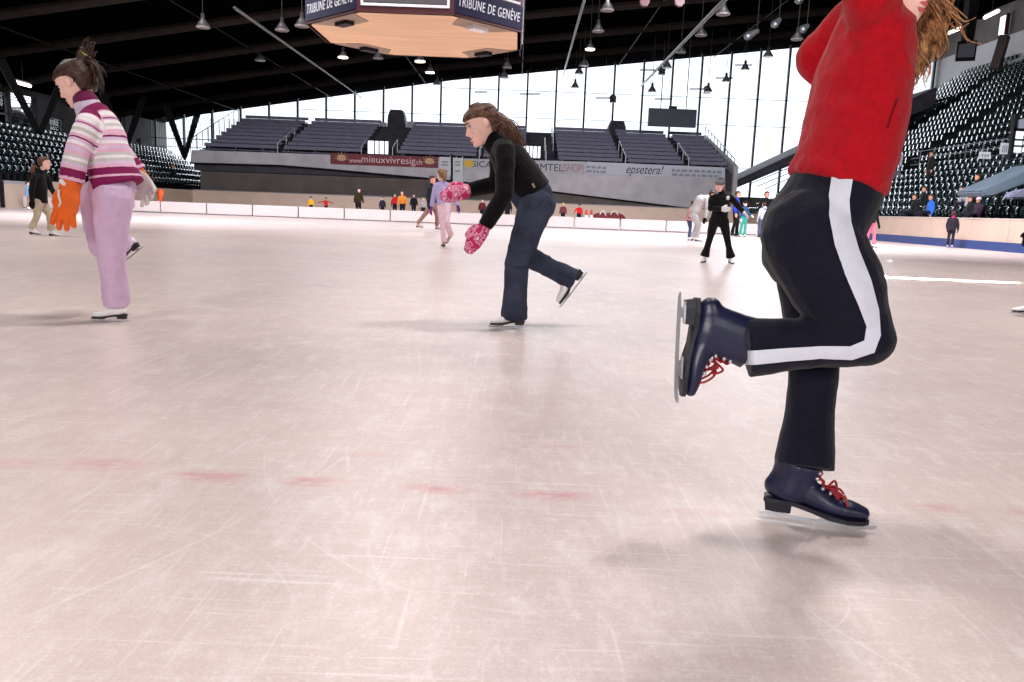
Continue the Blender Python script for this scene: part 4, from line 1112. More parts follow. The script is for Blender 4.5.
# hair: curly locks falling beside the face
bm = BM(); C = J['head']
hair_cap(bm, C, fA, uA, lA, HA, thick=1.8)
hb = fuse(bm, .006, 2)
hr = link('hair', hb, m_hair_bl, red)
bm = BM(); rnd = random.Random(11)
for i in range(3200):
    th = rnd.uniform(-math.pi, math.pi)
    if abs(th) < (1.05 if th > 0 else 1.15): continue               # leave the face clear
    h0 = rnd.uniform(-.25, .30)
    root = C+(fA*(math.cos(th)*.42-.03)+lA*math.sin(th)*.37+uA*h0)*HA
    if not 893 < PX(root)[0] < 950: continue
    out = (fA*math.cos(th)*.6+lA*math.sin(th)).normalized()
    ln = rnd.uniform(.12, .215)+max(0,h0)*.08
    pts = []; ph = rnd.uniform(0, 6.28); amp = rnd.uniform(.007, .017); wv = rnd.uniform(6, 11)
    drift = V((.045, -.02, 0))*rnd.uniform(-.6,.35) if th > 0 else V((-.012,0,0))
    for j in range(11):
        a = j/10
        p = root+out*(.010+.016*math.sin(a*2.4))+V((0,0,-1))*ln*a+drift*a
        p += V((math.cos(ph+wv*a), math.sin(ph+wv*a), .35*math.sin(ph*2+wv*a)))*amp*(.25+a)
        pts.append(p)
    if min(PX(p)[0] for p in pts) < 893.5: continue
    r = rnd.uniform(.0014, .0032)
    tube(bm, pts, [r]*7+[r*.9,r*.8,r*.6,r*.3], n=5, k=2)
obj('curly_locks', bm, m_hair_bl, hr, True)
bm = BM()
for i in range(26):      # flyaway strands to the right of the face
    a0 = rnd.uniform(0,1); x0, y0 = 925+rnd.uniform(-10,20), -8+rnd.uniform(-30,20)
    p0 = P(x0,y0,Y-.02+rnd.uniform(-.06,.06)); d = V((rnd.uniform(.02,.10), rnd.uniform(-.02,.02), rnd.uniform(-.09,.02)))
    pts = [p0, p0+d*.4+V((0,0,.012)), p0+d*.8+V((rnd.uniform(-.01,.01),0,-.005)), p0+d+V((.01,0,rnd.uniform(-.03,.02)))]
    tube(bm, pts, [.0022,.0022,.002,.001], n=5, k=3)
obj('flyaway_strands', bm, m_hair_bl, hr, True)
# ---------------------------------------------------------------- B. girl in the striped sweater
Y = 4.68
J = WJ(Y, pelvis=(112,192), chest=(104,140), neck=(90,110), head=(75.5,83,.02), shL=(88,124,-.13), elL=(77,152,-.19), wrL=(71.5,181,-.21), shR=(97,122,.14), elR=(120,152,.22), wrR=(136,172,.24),
       hipL=(113,196,-.075), knL=(111,250,-.07), anL=(117,306,-.05), hipR=(98,197,.08), knR=(104,246,.12), anR=(120,239,.42))
kb = .97; fB, uB, lB = frame((-.87,.05,-.47), (-.45,0,.88)); HB = .235
sideB = V((.12,-1,0)).normalized()
J['anL'] = G(129,321.5).lerp(G(89.5,320.5),.29)+V((0,0,.14)); J['ftL'] = V((-1,0,0)); J['ftR'] = V((-.6,0,-.7))
bm = body_bm(J, kb, fB, uB, HB, sideB)
b = link('person', fuse(bm, .0058, 2), m_skin)
tag(b, 'girl in plum and pink striped sweater with orange gloves, skating at left', 'person')
face_parts(b, J['head'], fB, uB, lB, HB)
PL, PK, WH, GR, LI, DP = (136,30,88), (242,190,216), (252,245,247), (214,210,208), (234,206,236), (110,24,72)
stB = [(0,PL),(.10,PK),(.125,PL),(.20,PK),(.235,LI),(.265,GR),(.30,WH),(.33,GR),(.36,PK),(.40,LI),(.43,PK),(.455,WH),(.49,LI),(.525,PL),(.545,PK),(.575,WH),(.61,GR),(.645,WH),(.68,LI),(.70,PL),(.718,PK),(.74,WH),(.765,PK),(.785,PL)]
m_strp = attr_mat('striped sweater knit', stB)
hemB = P(114,182,Y)
bm = top_bm(J, kb, sideB, hemB, [(.165,.138),(.150,.120),(.140,.108),(.118,.088),(.06,.058)], (.062,.060,.062), chest_pts=[P(118.5,186,Y), P(111,165,Y), P(105,138,Y), P(97,118,Y), P(89,108,Y)])
tube(bm, [P(90,112,Y), P(86,102,Y)], [.066,.062], n=16)
me = fuse(bm, .0062, 4); wrinkle(me, .005, 8, seed=1)
trunk = [P(114,187,Y), P(110,164,Y), P(105,138,Y), P(98,120,Y), P(87,101,Y)]
arms = {s: [J['wr'+s]+(J['wr'+s]-J['el'+s]).normalized()*.02, J['el'+s], J['sh'+s], J['sh'+s].lerp(J['neck'],.7)] for s in 'LR'}
hemslope = V((-.28,0,.96)).normalized()
def tB(p):
    d0, t0 = chain_t(p, trunk); d0 -= .125*(1-.35*t0)
    best = (d0, t0*.98)
    for s in 'LR':
        d1, t1 = chain_t(p, arms[s]); d1 -= .062
        if d1 < best[0]-.012: best = (d1, min(.94, .03+t1*.95) if t1 > .12 else (.125 if t1 > .08 else (.11 if t1 > .04 else .13)))
    return best[1]
set_t(me, tB); sw = link('sweater', me, m_strp, b)
bm = BM(); tube(bm, [P(90.3,112,Y), P(86.8,104,Y)], [.0765,.0705], n=20); obj('collar_band', bm, cloth('pale lilac rib', (216,200,222)), sw, True)
bm = BM(); tube(bm, [P(87,104.0,Y), P(85.6,101.0,Y)], [.070,.067], n=20); obj('collar_edge', bm, cloth('plum rib', (112,30,76)), sw, True)
m_lilac = cloth('lilac trousers', (216,186,218), .8, .2, .05, 25)
J['trL'] = P(116.5,303,J['anL'].y); J['trR'] = P(119,241,Y+.38)
bm = trouser_bm(J, kb, sideB, P(113,180,Y), [(.12,.105),(.14,.115),(.14,.118),(.13,.115)], dict(L=[.105,.092,.074,.070,.072], R=[.098,.095,.080,.075,.078]))
me = fuse(bm, .0062, 4); wrinkle(me, .006, 9, seed=5); link('trousers', me, m_lilac, b)
skate(b, G(129,321.5,.003), G(89.5,320.5,.003), V((0,0,1)), M_WHITEB, M_SOLE, None, shaft=.45)
skate(b, P(144,247,Y+.46), P(113,271,Y+.42), P(112,232,Y+.42)-P(128,259,Y+.42), M_WHITEB, M_SOLE, None, shaft=.4)
# orange gloves
m_org = mat('orange glove fabric', (238,104,18), .65, .08, 14, bump=.2)
m_glw = mat('white glove trim', (232,228,226), .6, .03, 10)
wr = J['wrL']; d = (P(63,219,Y-.22)-wr)
bm = BM(); hand(bm, wr-d.normalized()*-.035, d, V((.2,.9,0)), V((-.9,-.1,0)), 1.62, .10, 1.36, .85); tube(bm, [wr-d.normalized()*-.012, wr+d.normalized()*.05], [.058,.052], n=14)
me = fuse(bm, .005, 1); gl = link('glove', me, m_org, b)
bv = BVHTree.FromPolygons([v.co for v in me.vertices], [p.vertices[:] for p in me.polygons])
bm = strip_on(bv, [(57.5,188),(58,196),(60,202),(58.5,207)], [(60.8,188),(60.2,196),(62,203),(59.5,207)], .003, 6, 2)
if len(bm.faces): obj('swoosh', bm, m_glw, gl, True)
bm = BM(); tube(bm, [P(61,181,Y-.26), P(65,184,Y-.26)], [(.014,.01)]*2, n=8); obj('cuff_tab', bm, m_glw, gl, True)
wr = J['wrR']; d = (P(149,192,Y+.22)-wr)
bm = BM(); hand(bm, wr, d, V((-.2,-.9,-.2)), V((-.9,0,-.5)), 1.5, .30, 1.2, 1.0); tube(bm, [wr-d.normalized()*.04, wr+d.normalized()*.02], [.055,.048], n=14)
me = fuse(bm, .0055, 1)
at = me.attributes.new('t','FLOAT','POINT')
pn_ = V((-.2,-.9,-.2)).normalized(); c_ = wr+d*.5
for i, v in enumerate(me.vertices): at.data[i].value = .5+(v.co-c_).dot(pn_)*8
gl2 = link('glove', me, attr_mat('orange glove white palm', [(0,(238,104,18)),(.52,(232,226,222))], .7), b)
gl2['label'] = 'orange glove with white palm'
# hair, bun, scrunchie
C = J['head']; q = lambda x, y, z: C+(fB*x+lB*y+uB*z)*HB
bm = BM(); hair_cap(bm, C, fB, uB, lB, HB, thick=1.25, low=-.30, hairline=.21, temple=.05, ear=-.11)
ball(bm, q(-.50,0,.42), .17*HB, 14); ball(bm, q(-.58,0,.52), .11*HB, 12)
hr = link('hair', fuse(bm, .006, 2), m_hair_dk, b)
BN = q(-.46,0,.36)
bm = BM(); rnd = random.Random(4)
for i in range(90):
    th = rnd.uniform(1.75, math.pi) * rnd.choice((-1,1)); h0 = rnd.uniform(-.26,.36)
    r_ = q(math.cos(th)*.40-.05, math.sin(th)*.385, h0)
    mid = (r_+BN)/2; mid = C+(mid-C).normalized()*HB*.545
    tube(bm, [r_, mid, BN], [.003,.0038,.003], n=5, k=3)
for i in range(46):
    a = rnd.uniform(0,6.28); p0 = BN+(lB*math.cos(a)+uB*math.sin(a))*.02
    o = V((rnd.uniform(-.01,.05), rnd.uniform(-.035,.035), rnd.uniform(-.02,.10)))
    tube(bm, [p0, p0+o*.6-fB*.03, p0+o-fB*.02, p0+o*.7+fB*.02], [.003,.003,.0026,.0012], n=5, k=3)
for i in range(40):
    p0 = BN+V((rnd.uniform(-.01,.02), rnd.uniform(-.03,.03), 0)); o = V((rnd.uniform(.02,.10), rnd.uniform(-.03,.03), rnd.uniform(-.19,-.05)))
    tube(bm, [p0, p0+V((.045,0,-.01)), p0+o*.6+V((.03,0,0)), p0+o], [.0036,.0036,.003,.0012], n=5, k=3)
obj('loose_strands', bm, m_hair_dk, hr, True)
bm = BM(); 
ring = [BN-fB*.028+uB*.022+(lB*math.cos(a*.5236)+(uB*.8+fB*.3).normalized()*math.sin(a*.5236))*.026 for a in range(13)]
tube(bm, ring, [.007]*13, n=8, cap=False); obj('scrunchie', bm, mat('yellow hair tie', (214,214,70), .7), hr, True)
# ---------------------------------------------------------------- C. girl in the black turtleneck and jeans
Y = 5.09
J = WJ(Y, pelvis=(534,199), chest=(512,164), neck=(496,145), head=(481,124.5,-.01), shL=(505,151,-.15), elL=(505,193,-.20), wrL=(485,226,-.22), shR=(499,153,.14), elR=(498,184,.22), wrR=(469,190,.12),
       hipL=(536,206,-.08), knL=(517,260,-.07), anL=(515,314,-.04), hipR=(533,206,.08), knR=(524,254,.12), anR=(567,278,.14))
kc = 1.0; fC, uC, lC = frame((-.84,-.30,-.40), (-.40,-.05,.90)); HC = .238
sideC = V((.10,-1,0)).normalized()
J['anL'] = G(526,327.5).lerp(G(487.5,327),.29)+V((0,0,.14)); J['ftL'] = V((-1,0,0)); J['ftR'] = V((-.4,0,-.8))
bm = body_bm(J, kc, fC, uC, HC, sideC)
c = link('person', fuse(bm, .006, 2), m_skin)
tag(c, 'girl in black turtleneck and blue jeans leaning forward with pink mittens', 'person')
face_parts(c, J['head'], fC, uC, lC, HC, smile=True)
m_blk = cloth('black knit', (14,13,16), .95, .3, .2, 60)
bm = top_bm(J, kc, sideC, P(532,192,Y), [(.150,.118),(.140,.115),(.142,.118),(.118,.092),(.062,.058)], (.060,.054,.044), chest_pts=[P(533,193,Y), P(523,178,Y), P(511,162,Y), P(503,152,Y), P(494,142,Y)])
tube(bm, [P(496,146,Y), P(488,136.5,Y)], [.064,.060], n=16)
me = fuse(bm, .0065, 4); wrinkle(me, .005, 8, seed=2); tp = link('sweater', me, m_blk, c)
bv = BVHTree.FromPolygons([v.co for v in me.vertices], [p.vertices[:] for p in me.polygons])
bm = strip_on(bv, [(531.5,184),(533.5,188)], [(533.5,183),(535.5,187.5)], .003, 3, 2)
if len(bm.faces): obj('label_tag', bm, mat('grey brown tag', (150,132,110), .6), tp, True)
def denim():
    m = mat('blue denim', (58,63,82), .85, .34, 7, spec=.15, bump=.2); return m
J['trL'] = P(514,317.5,J['anL'].y); J['trR'] = P(573.5,280,Y+.14)
bm = trouser_bm(J, kc, sideC, P(528,194,Y), [(.125,.105),(.145,.125),(.142,.122),(.125,.112)], dict(L=[.108,.088,.074,.070,.084], R=[.10,.085,.066,.062,.070]))
me = fuse(bm, .0065, 4); wrinkle(me, .006, 8, seed=9); jn = link('jeans', me, denim(), c)
bv = BVHTree.FromPolygons([v.co for v in me.vertices], [p.vertices[:] for p in me.polygons])
bm = BM()
pts = [surf(bv, x, y, .003) for x, y in ((541,201),(537,207),(530,209),(524,208))]
if all(p is not None for p in pts): tube(bm, pts, [.003]*4, n=5, k=4)
pts = [surf(bv, x, y, .003) for x, y in ((508,265),(514,267),(520,268),(526,267))]
if all(p is not None for p in pts): tube(bm, pts, [.0035]*4, n=5, k=4)
if len(bm.faces): obj('seam', bm, mat('dark seam', (40,44,58), .8), jn, True)
else: bm.free()
M_HEELD = M_SOLE
skate(c, G(526,327.5,.003), G(487.5,327,.003), V((0,0,1)), M_WHITEB, mat('brown sole', (62,48,44), .5), None, shaft=.42)
skate(c, P(587.5,272.5,Y+.15), P(560.5,308.5,Y+.12), P(560,280,Y+.13)-P(574,290,Y+.13), M_WHITEB, M_SOLE, None, shaft=.35)
m_mit = knit_mat('pink patterned mitten knit', [(196,54,104),(226,150,178),(.58,(206,60,112)),(.66,(236,200,210))], 26, .46)
wr = J['wrL']; bm = BM(); mitten(bm, wr, P(471,245,Y-.24)-wr, V((.3,.9,0)), V((-.9,0,.1)), 1.15); link('mitten', fuse(bm, .006, 2), m_mit, c)
wr = J['wrR']; bm = BM(); mitten(bm, wr, P(443,196,Y+.04)-wr, V((-.1,.9,-.2)), V((.1,-.2,.95)), 1.15); link('mitten', fuse(bm, .006, 2), m_mit, c)
# long brown hair tied back
C = J['head']; q = lambda x, y, z: C+(fC*x+lC*y+uC*z)*HC
bm = BM(); hair_cap(bm, C, fC, uC, lC, HC, thick=1.25, low=-.30, hairline=.21, temple=.07, ear=-.10)
tail = [q(-.36,0,.04), P(499,121,Y), P(507,127,Y), P(514,136,Y), P(520,147,Y)]
tube(bm, tail, [.055,.052,.046,.040,.018], n=14, k=3)
hr = link('hair', fuse(bm, .006, 2), m_hair_br, c)
bm = BM(); rnd = random.Random(9)
for i in range(90):
    th = rnd.uniform(1.75, math.pi) * rnd.choice((-1,1)); h0 = rnd.uniform(-.24,.36)
    r_ = q(math.cos(th)*.42-.04, math.sin(th)*.39, h0); mid = (r_+tail[0])/2; mid = C+(mid-C).normalized()*HC*.55
    j = V((rnd.uniform(-.035,.035), rnd.uniform(-.05,.05), rnd.uniform(-.035,.035)))
    tube(bm, [r_, mid, tail[0]+j*.5, tail[2]+j*1.2, tail[3]+j*1.2, tail[4]+j*1.3+V((.0,0,-.02))], [.003,.0036,.0036,.0036,.003,.001], n=5, k=3)
obj('loose_strands', bm, m_hair_br, hr, True)
# ================================================================== OTHER SKATERS AND ONLOOKERS
def std(base, H, yaw, lean=0.0, feet=((.05,.09),(-.05,.09)), armL=((.0,.07,-.24),(.06,.08,-.45)), armR=((.0,.07,-.24),(.06,.08,-.45)), sit=False, skates=True, knee=.04, crouch=0.0):
    k = (H-(.06 if skates else 0))/1.5; f = V((math.cos(yaw), math.sin(yaw), 0)); l = V((-f.y, f.x, 0)); b = V(base); up = V((0,0,1))
    z0 = .055 if skates else 0.0
    J = {}
    pz = (.80-crouch)*k+z0 if not sit else .50*k
    J['pelvis'] = b+up*pz-f*(.25*lean*k if lean > .15 else 0)
    th = math.atan(lean); ax = (up*math.cos(th)+f*math.sin(th))
    J['neck'] = J['pelvis']+ax*.44*k; J['chest'] = J['pelvis']+ax*.27*k
    J['head'] = J['neck']+(ax*.5+up*.5).normalized()*.15*k+f*.03*k
    for i, s in enumerate('LR'):
        sg = 1 if s == 'L' else -1; o = l*sg
        J['hip'+s] = J['pelvis']+o*.075*k
        if sit:
            J['kn'+s] = J['hip'+s]+f*.40*k+o*.03*k; J['an'+s] = J['kn'+s]-up*.42*k+f*.02
        else:
            fo, so = feet[i]; J['an'+s] = b+f*fo*k+o*so*k+up*(.085*k+z0); J['kn'+s] = J['hip'+s].lerp(J['an'+s],.5)+f*(knee+crouch*.6)*k
        J['ft'+s] = f
        sh = J['neck']-ax*.065*k+o*.155*k; J['sh'+s] = sh
        e, w = armL if s == 'L' else armR
        cv = lambda p: sh+(f*p[0]+o*p[1]+up*p[2])*k
        J['el'+s] = cv(e); J['wr'+s] = cv(w)
    return J, k, f, l
def make_person(label, group, J, k, f, l, top, legs, hair, boots=None, hat=None, gloves=None, skin=None, hood=None, look=None, long=0.0, vox=None, hairlong=0.0, flare=1.0, skates=True, collar=None, fat=1.0, scarf=None):
    vox = vox or .012*k
    look = look or (f+V((0,0,-.12))); u = V((0,0,1)); H = .222*k
    fh, uh, lh = frame(look, u)
    bm = body_bm(J, k, look, u, H, l, hands='small' if gloves is None else 'stub', fine=vox < .013)
    b = link('person', fuse(bm, vox, 1), skin or m_skin); tag(b, label, 'person', group)
    hem = J['pelvis'].lerp(J['neck'], .02)-V((0,0,1))*long*k; q = fat
    bm = top_bm(J, k, l, hem, [(.150*k*q,.115*k*q),(.142*k*q,.110*k*q),(.150*k*q,.112*k*q),(.125*k,.088*k),(.06*k,.055*k)], (.060*k,.052*k,.042*k), chest_pts=[hem, hem.lerp(J['chest'],.5), J['chest'], J['chest'].lerp(J['neck'],.62), J['neck']])
    tube(bm, [J['neck'], J['neck'].lerp(J['head'],.32)], [.062*k,.058*k], n=12)
    if hood:
        hb = J['neck']-fh*.075*k+V((0,0,.015*k)); ball(bm, hb, (.10*k,.10*k,.075*k), 12)
    tp = link('jacket', fuse(bm, vox, 2), top, b)
    if hood and hood is not True:
        bm = BM(); hb = J['neck']-fh*.05*k+V((0,0,.05*k)); pts = [hb+(lh*math.cos(a*.5236)*.115+V((0,0,1))*math.sin(a*.5236)*.05-fh*(.07*abs(math.sin(a*.262))))*k for a in range(13)]
        tube(bm, pts, [.04*k]*13, n=10); link('fur_trim', fuse(bm, vox, 1), hood, tp)
    if collar is not None:
        bm = BM(); tube(bm, [J['neck']-V((0,0,.03*k)), J['neck'].lerp(J['head'],.30)], [.085*k,.068*k], n=14); obj('collar', bm, collar, tp, True)
    if scarf is not None:
        bm = BM(); tube(bm, [J['neck']+V((0,0,.0)), J['neck'].lerp(J['head'],.4)], [.078*k,.072*k], n=14); obj('scarf', bm, scarf, b, True)
    for s in 'LR': J['tr'+s] = J['an'+s]+(J['an'+s]-J['kn'+s]).normalized()*.025*k
    bm = trouser_bm(J, k, l, J['pelvis'].lerp(J['neck'],.16), [(.115*k,.095*k),(.135*k,.110*k),(.132*k,.106*k),(.12*k,.098*k)], [.092*k,.080*k,.060*k,.056*k,.062*k*flare])
    link('trousers', fuse(bm, vox, 2), legs, b)
    C = J['head']
    if hair is not None:
        bm = BM(); hair_cap(bm, C, fh, uh, lh, H, thick=1.5)
        if hairlong: tube(bm, [C-fh*.09*k, C-fh*.125*k-V((0,0,.08*k)), C-fh*.12*k-V((0,0,hairlong*k))], [.055*k,.04*k,.015*k], n=10, k=2)
        link('hair', fuse(bm, vox*.8, 1), hair, b)
    if hat is not None:
        rows = [(h, fr+.06, bk-.06, w+.055) for h, fr, bk, w in HEAD if h >= .14]; rows = [(.06, .42, -.53, .39)]+rows+[(.54,.20,-.32,.25),(.61,.06,-.16,.10)]
        bm = BM(); head_loft(bm, C, fh, uh, lh, H, rows); obj('hat', bm, hat, b, True)
    if gloves is not None:
        for s in 'LR':
            bm = BM(); wr = J['wr'+s]; d = (wr-J['el'+s]); hand(bm, wr, d, -l if s == 'L' else l, f, k*1.1, .35, 1.4); link('glove', fuse(bm, vox*.75, 1), gloves, b)
    if skates:
        for s in 'LR':
            an, kn = J['an'+s], J['kn'+s]; t = V(J['ft'+s]); u2 = (kn-an).normalized(); u2 = J.get('up'+s, V((0,0,1))); t = (t-u2*t.dot(u2)).normalized()
            B = .235*k; heel = an-t*.28*B-u2*(.085*k+.055)
            skate(b, heel, heel+t*1.11*B, u2, boots or M_WHITEB, M_SOLE, None, detail=1, shaft=.2)
    else:
        for s in 'LR':
            an = J['an'+s]; t = V(J['ft'+s]); bm = BM(); tube(bm, [an-V((0,0,.045*k))-t*.05*k, an-V((0,0,.045*k))+t*.06*k, an-V((0,0,.055*k))+t*.13*k], [(.045*k,.04*k),(.04*k,.042*k),(.028*k,.038*k)], n=12, k=2); obj('shoe', bm, boots or M_SOLE, b, True)
    return b
CL = {}
def C_(n, rgb): return cloth(n, rgb, .85, .15, .12, 14)
c_black, c_lgrey, c_denim = C_('black cloth',(16,16,19)), C_('pale grey jacket cloth',(176,172,172)), C_('blue jeans cloth',(70,82,116))
c_white = C_('white knit',(226,224,228))
# 1 skater in black with a grey beanie
Y = 13.2
J = WJ(Y, pelvis=(719,219), chest=(721,206), neck=(722,194), head=(720,185,-.02), shR=(712,198), elR=(710.5,208.5,-.04), wrR=(722,209,-.16), shL=(731,198), elL=(738,206,-.02), wrL=(743.5,212,-.06), hipR=(714.5,220), knR=(710,238,-.04), anR=(705,255), hipL=(723.5,220), knL=(727,238,-.04), anL=(730.5,256))
f = V((-.25,-1,0)).normalized(); J['ftR'] = V((-.6,-1,0)).normalized(); J['ftL'] = V((.1,-1,0)).normalized()
p = make_person('skater all in black with grey knitted cap and white gloves, feet apart', None, J, .92, f, V((1,-.1,0)), c_black, c_black, m_hair_dk, hat=C_('grey knitted cap',(112,108,112)), gloves=c_white, look=V((-.45,-.9,-.2)), vox=.010, flare=1.35)
bm = BM(); c0 = P(728,198,Y-.14); ball(bm, c0, (.03,.02,.035), 8); obj('chest_badge', bm, c_white, p, True)
face_parts(p, J['head'], *frame(V((-.45,-.9,-.2)), V((0,0,1))), .222*.92)
# 2 bending adult and 3 pink child
Y = 23.6
J = WJ(Y, pelvis=(694,213), chest=(700.5,200), neck=(707.5,197), head=(712.5,195), shR=(706,199,-.16), elR=(707,210,-.2), wrR=(705,218,-.22), shL=(708,199,.16), elL=(711,209,.2), wrL=(712,217,.2), hipR=(694,214,-.1), knR=(699,225,-.1), anR=(697,236.5,-.1), hipL=(694,214,.1), knL=(697,225,.12), anL=(693,236,.12))
J['ftL'] = J['ftR'] = V((1,0,0))
make_person('adult in pale grey jacket bending far forward beside a pink-coated child', None, J, 1.08, V((1,0,0)), V((0,1,0)), c_lgrey, C_('pale grey trousers',(176,176,180)), m_hair_dk, gloves=c_black, look=V((.8,-.2,-.6)), fat=1.25)
g = G(689,240.5); J, k, f, l = std(g, 1.22, math.radians(10), lean=.25)
make_person('small child in dusty pink coat and jeans behind the bending adult', None, J, k, f, l, C_('dusty pink coat',(206,140,136)), c_denim, m_hair_dk, long=.10, fat=1.15)
# 4-7 group behind
g = G(734,236); J, k, f, l = std(g, 1.80, math.radians(-30))
make_person('tall adult in blue jacket and black trousers behind the grey-capped skater', None, J, k, f, l, C_('bright blue jacket',(38,58,170)), c_black, m_hair_dk, skin=m_skin2, boots=M_SOLE)
g = G(742,237); J, k, f, l = std(g, 1.40, math.radians(-60), armL=((.05,.08,-.22),(.2,.1,-.3)))
make_person('child in green trousers and dark cap beside the blue jacket adult', None, J, k, f, l, C_('dark teal top',(40,70,110)), C_('sea green trousers',(40,146,130)), None, hat=C_('dark cap',(20,20,28)), gloves=c_white, flare=1.3)
g = G(761.5,237.5); J, k, f, l = std(g, 1.38, math.radians(100))
make_person('hooded child in pale grey jacket and jeans seen from behind', None, J, k, f, l, C_('frosty grey jacket',(176,180,192)), c_denim, m_hair_dk, hood=True, boots=M_SOLE, long=.06, fat=1.1)
g = P(765,215,36.6); g.z = 0; J, k, f, l = std(g, 1.95, math.radians(-90))
make_person('adult all in black standing beyond the divider by the right boards', None, J, k, f, l, c_black, c_black, m_hair_dk, skin=m_skin2, boots=M_SOLE)
# 8 pink trousers at right, 9 dark child at the boards
g = G(869,247.5); J, k, f, l = std(g, 1.34, math.radians(-70), armL=((.0,.08,-.22),(.05,.12,-.42)), armR=((-.02,.13,-.2),(.02,.22,-.36)), feet=((.10,.10),(-.05,.12)))
make_person('girl in bright pink trousers and black top with white collar by right boards', None, J, k, f, l, c_black, C_('bright pink trousers',(226,120,142)), m_hair_br, gloves=c_black, collar=c_white, hairlong=.16, flare=1.2)
g = G(949.5,248); J, k, f, l = std(g, 1.22, math.radians(60), armL=((.02,.05,-.24),(.08,.03,-.44)))
make_person('child in dark quilted suit and magenta hat at the beige boards', None, J, k, f, l, C_('dark plum suit',(40,34,46)), C_('dark plum legs',(36,32,42)), m_hair_dk, hat=C_('magenta hat',(168,44,104)), gloves=c_black, long=.12, fat=1.15, scarf=C_('magenta scarf',(150,40,92)))
# 10 lad in black jacket, 11 blue child behind him
Y = 13.7
J = WJ(Y, pelvis=(40,200), chest=(40,187), neck=(40.5,173), head=(44.5,163,-.02), shR=(34,177,-.16), elR=(31.5,190,-.2), wrR=(32,201,-.18), shL=(47,177,.12), elL=(50.5,187,.12), wrL=(55,195,.05), hipR=(38.5,202,-.08), knR=(37,216,-.08), anR=(32,227,-.08), hipL=(42.5,202,.08), knL=(49,215,.08), anL=(51.5,229,.08))
J['ftR'] = V((.97,-.2,0)); J['ftL'] = V((.97,-.25,0)); f = V((.8,.5,0)).normalized()
make_person('boy in black jacket with brown fur hood and beige trousers at far left', None, J, .90, f, V((-.5,.8,0)), c_black, C_('beige trousers',(196,178,158)), m_hair_br, hood=C_('brown fur',(112,78,58)), gloves=c_black, look=V((.85,.45,-.1)), long=.06, fat=1.12, vox=.010, flare=1.2)
g = G(28.5,209.5); J, k, f, l = std(g, 1.10, math.radians(40))
make_person('small child in pale blue coat behind the boy with fur hood', None, J, k, f, l, C_('pale blue coat',(120,160,200)), C_('tan trousers',(150,126,112)), m_hair_br, long=.12, fat=1.15)
# 12 girl in lavender, 13 dark girl beyond
Y = 14.9
J = WJ(Y, pelvis=(444.5,204), chest=(443,193), neck=(442.5,182), head=(441.5,175,-.0), shR=(449,186,-.02), elR=(453,196,.04), wrR=(457.5,206,-.05), shL=(436,186,.02), elL=(433.5,197,.05), wrL=(431.5,207,-.02), hipR=(447,206), knR=(446.5,221,-.1), anR=(450.5,234,.3), hipL=(441.5,206), knL=(442.5,222,-.06), anL=(444,240,.02))
f = V((-.35,.94,0)).normalized(); J['ftL'] = V((-.3,.95,0)); J['ftR'] = V((-.3,.5,-.85)).normalized(); J['upR'] = V((.1,-.75,.6)).normalized()
m_bei = mat('beige skate leather', (196,172,160), .5, .08, 12)
p = make_person('girl in lavender sweater and pale pink trousers with fair braid, seen from behind', None, J, .95, f, V((-.94,-.35,0)), C_('lavender sweater',(190,178,226)), C_('pale pink trousers',(240,208,222)), stretch_hair('dark blond hair', (86,62,46), (168,130,98)), gloves=C_('purple gloves',(110,50,130)), boots=m_bei, look=V((-.5,.8,-.2)), hairlong=.20, vox=.010)
Y = 26.2
J = WJ(Y, pelvis=(433.5,205), chest=(432.5,195), neck=(431,186.5), head=(432.5,180,0), shR=(429,188.5,-.1), elR=(427.5,196,-.15), wrR=(428.5,204,-.2), shL=(434,188.5,.1), elL=(437,196,.15), wrL=(438,203,.1), hipR=(432,206,-.08), knR=(425,214,-.1), anR=(418,223,-.1), hipL=(435,206,.08), knL=(437,216,.05), anL=(437,225,.08))
f = V((.9,-.4,0)).normalized(); J['ftR'] = J['ftL'] = V((.9,-.4,0))
make_person('dark-topped skater in brown leggings behind the lavender girl, legs wide apart', None, J, 1.12, f, V((.4,.9,0)), C_('black green top',(24,28,34)), C_('brown leggings',(140,104,96)), m_hair_dk, gloves=c_black, skin=m_skin2, boots=m_bei, fat=.9, vox=.013)
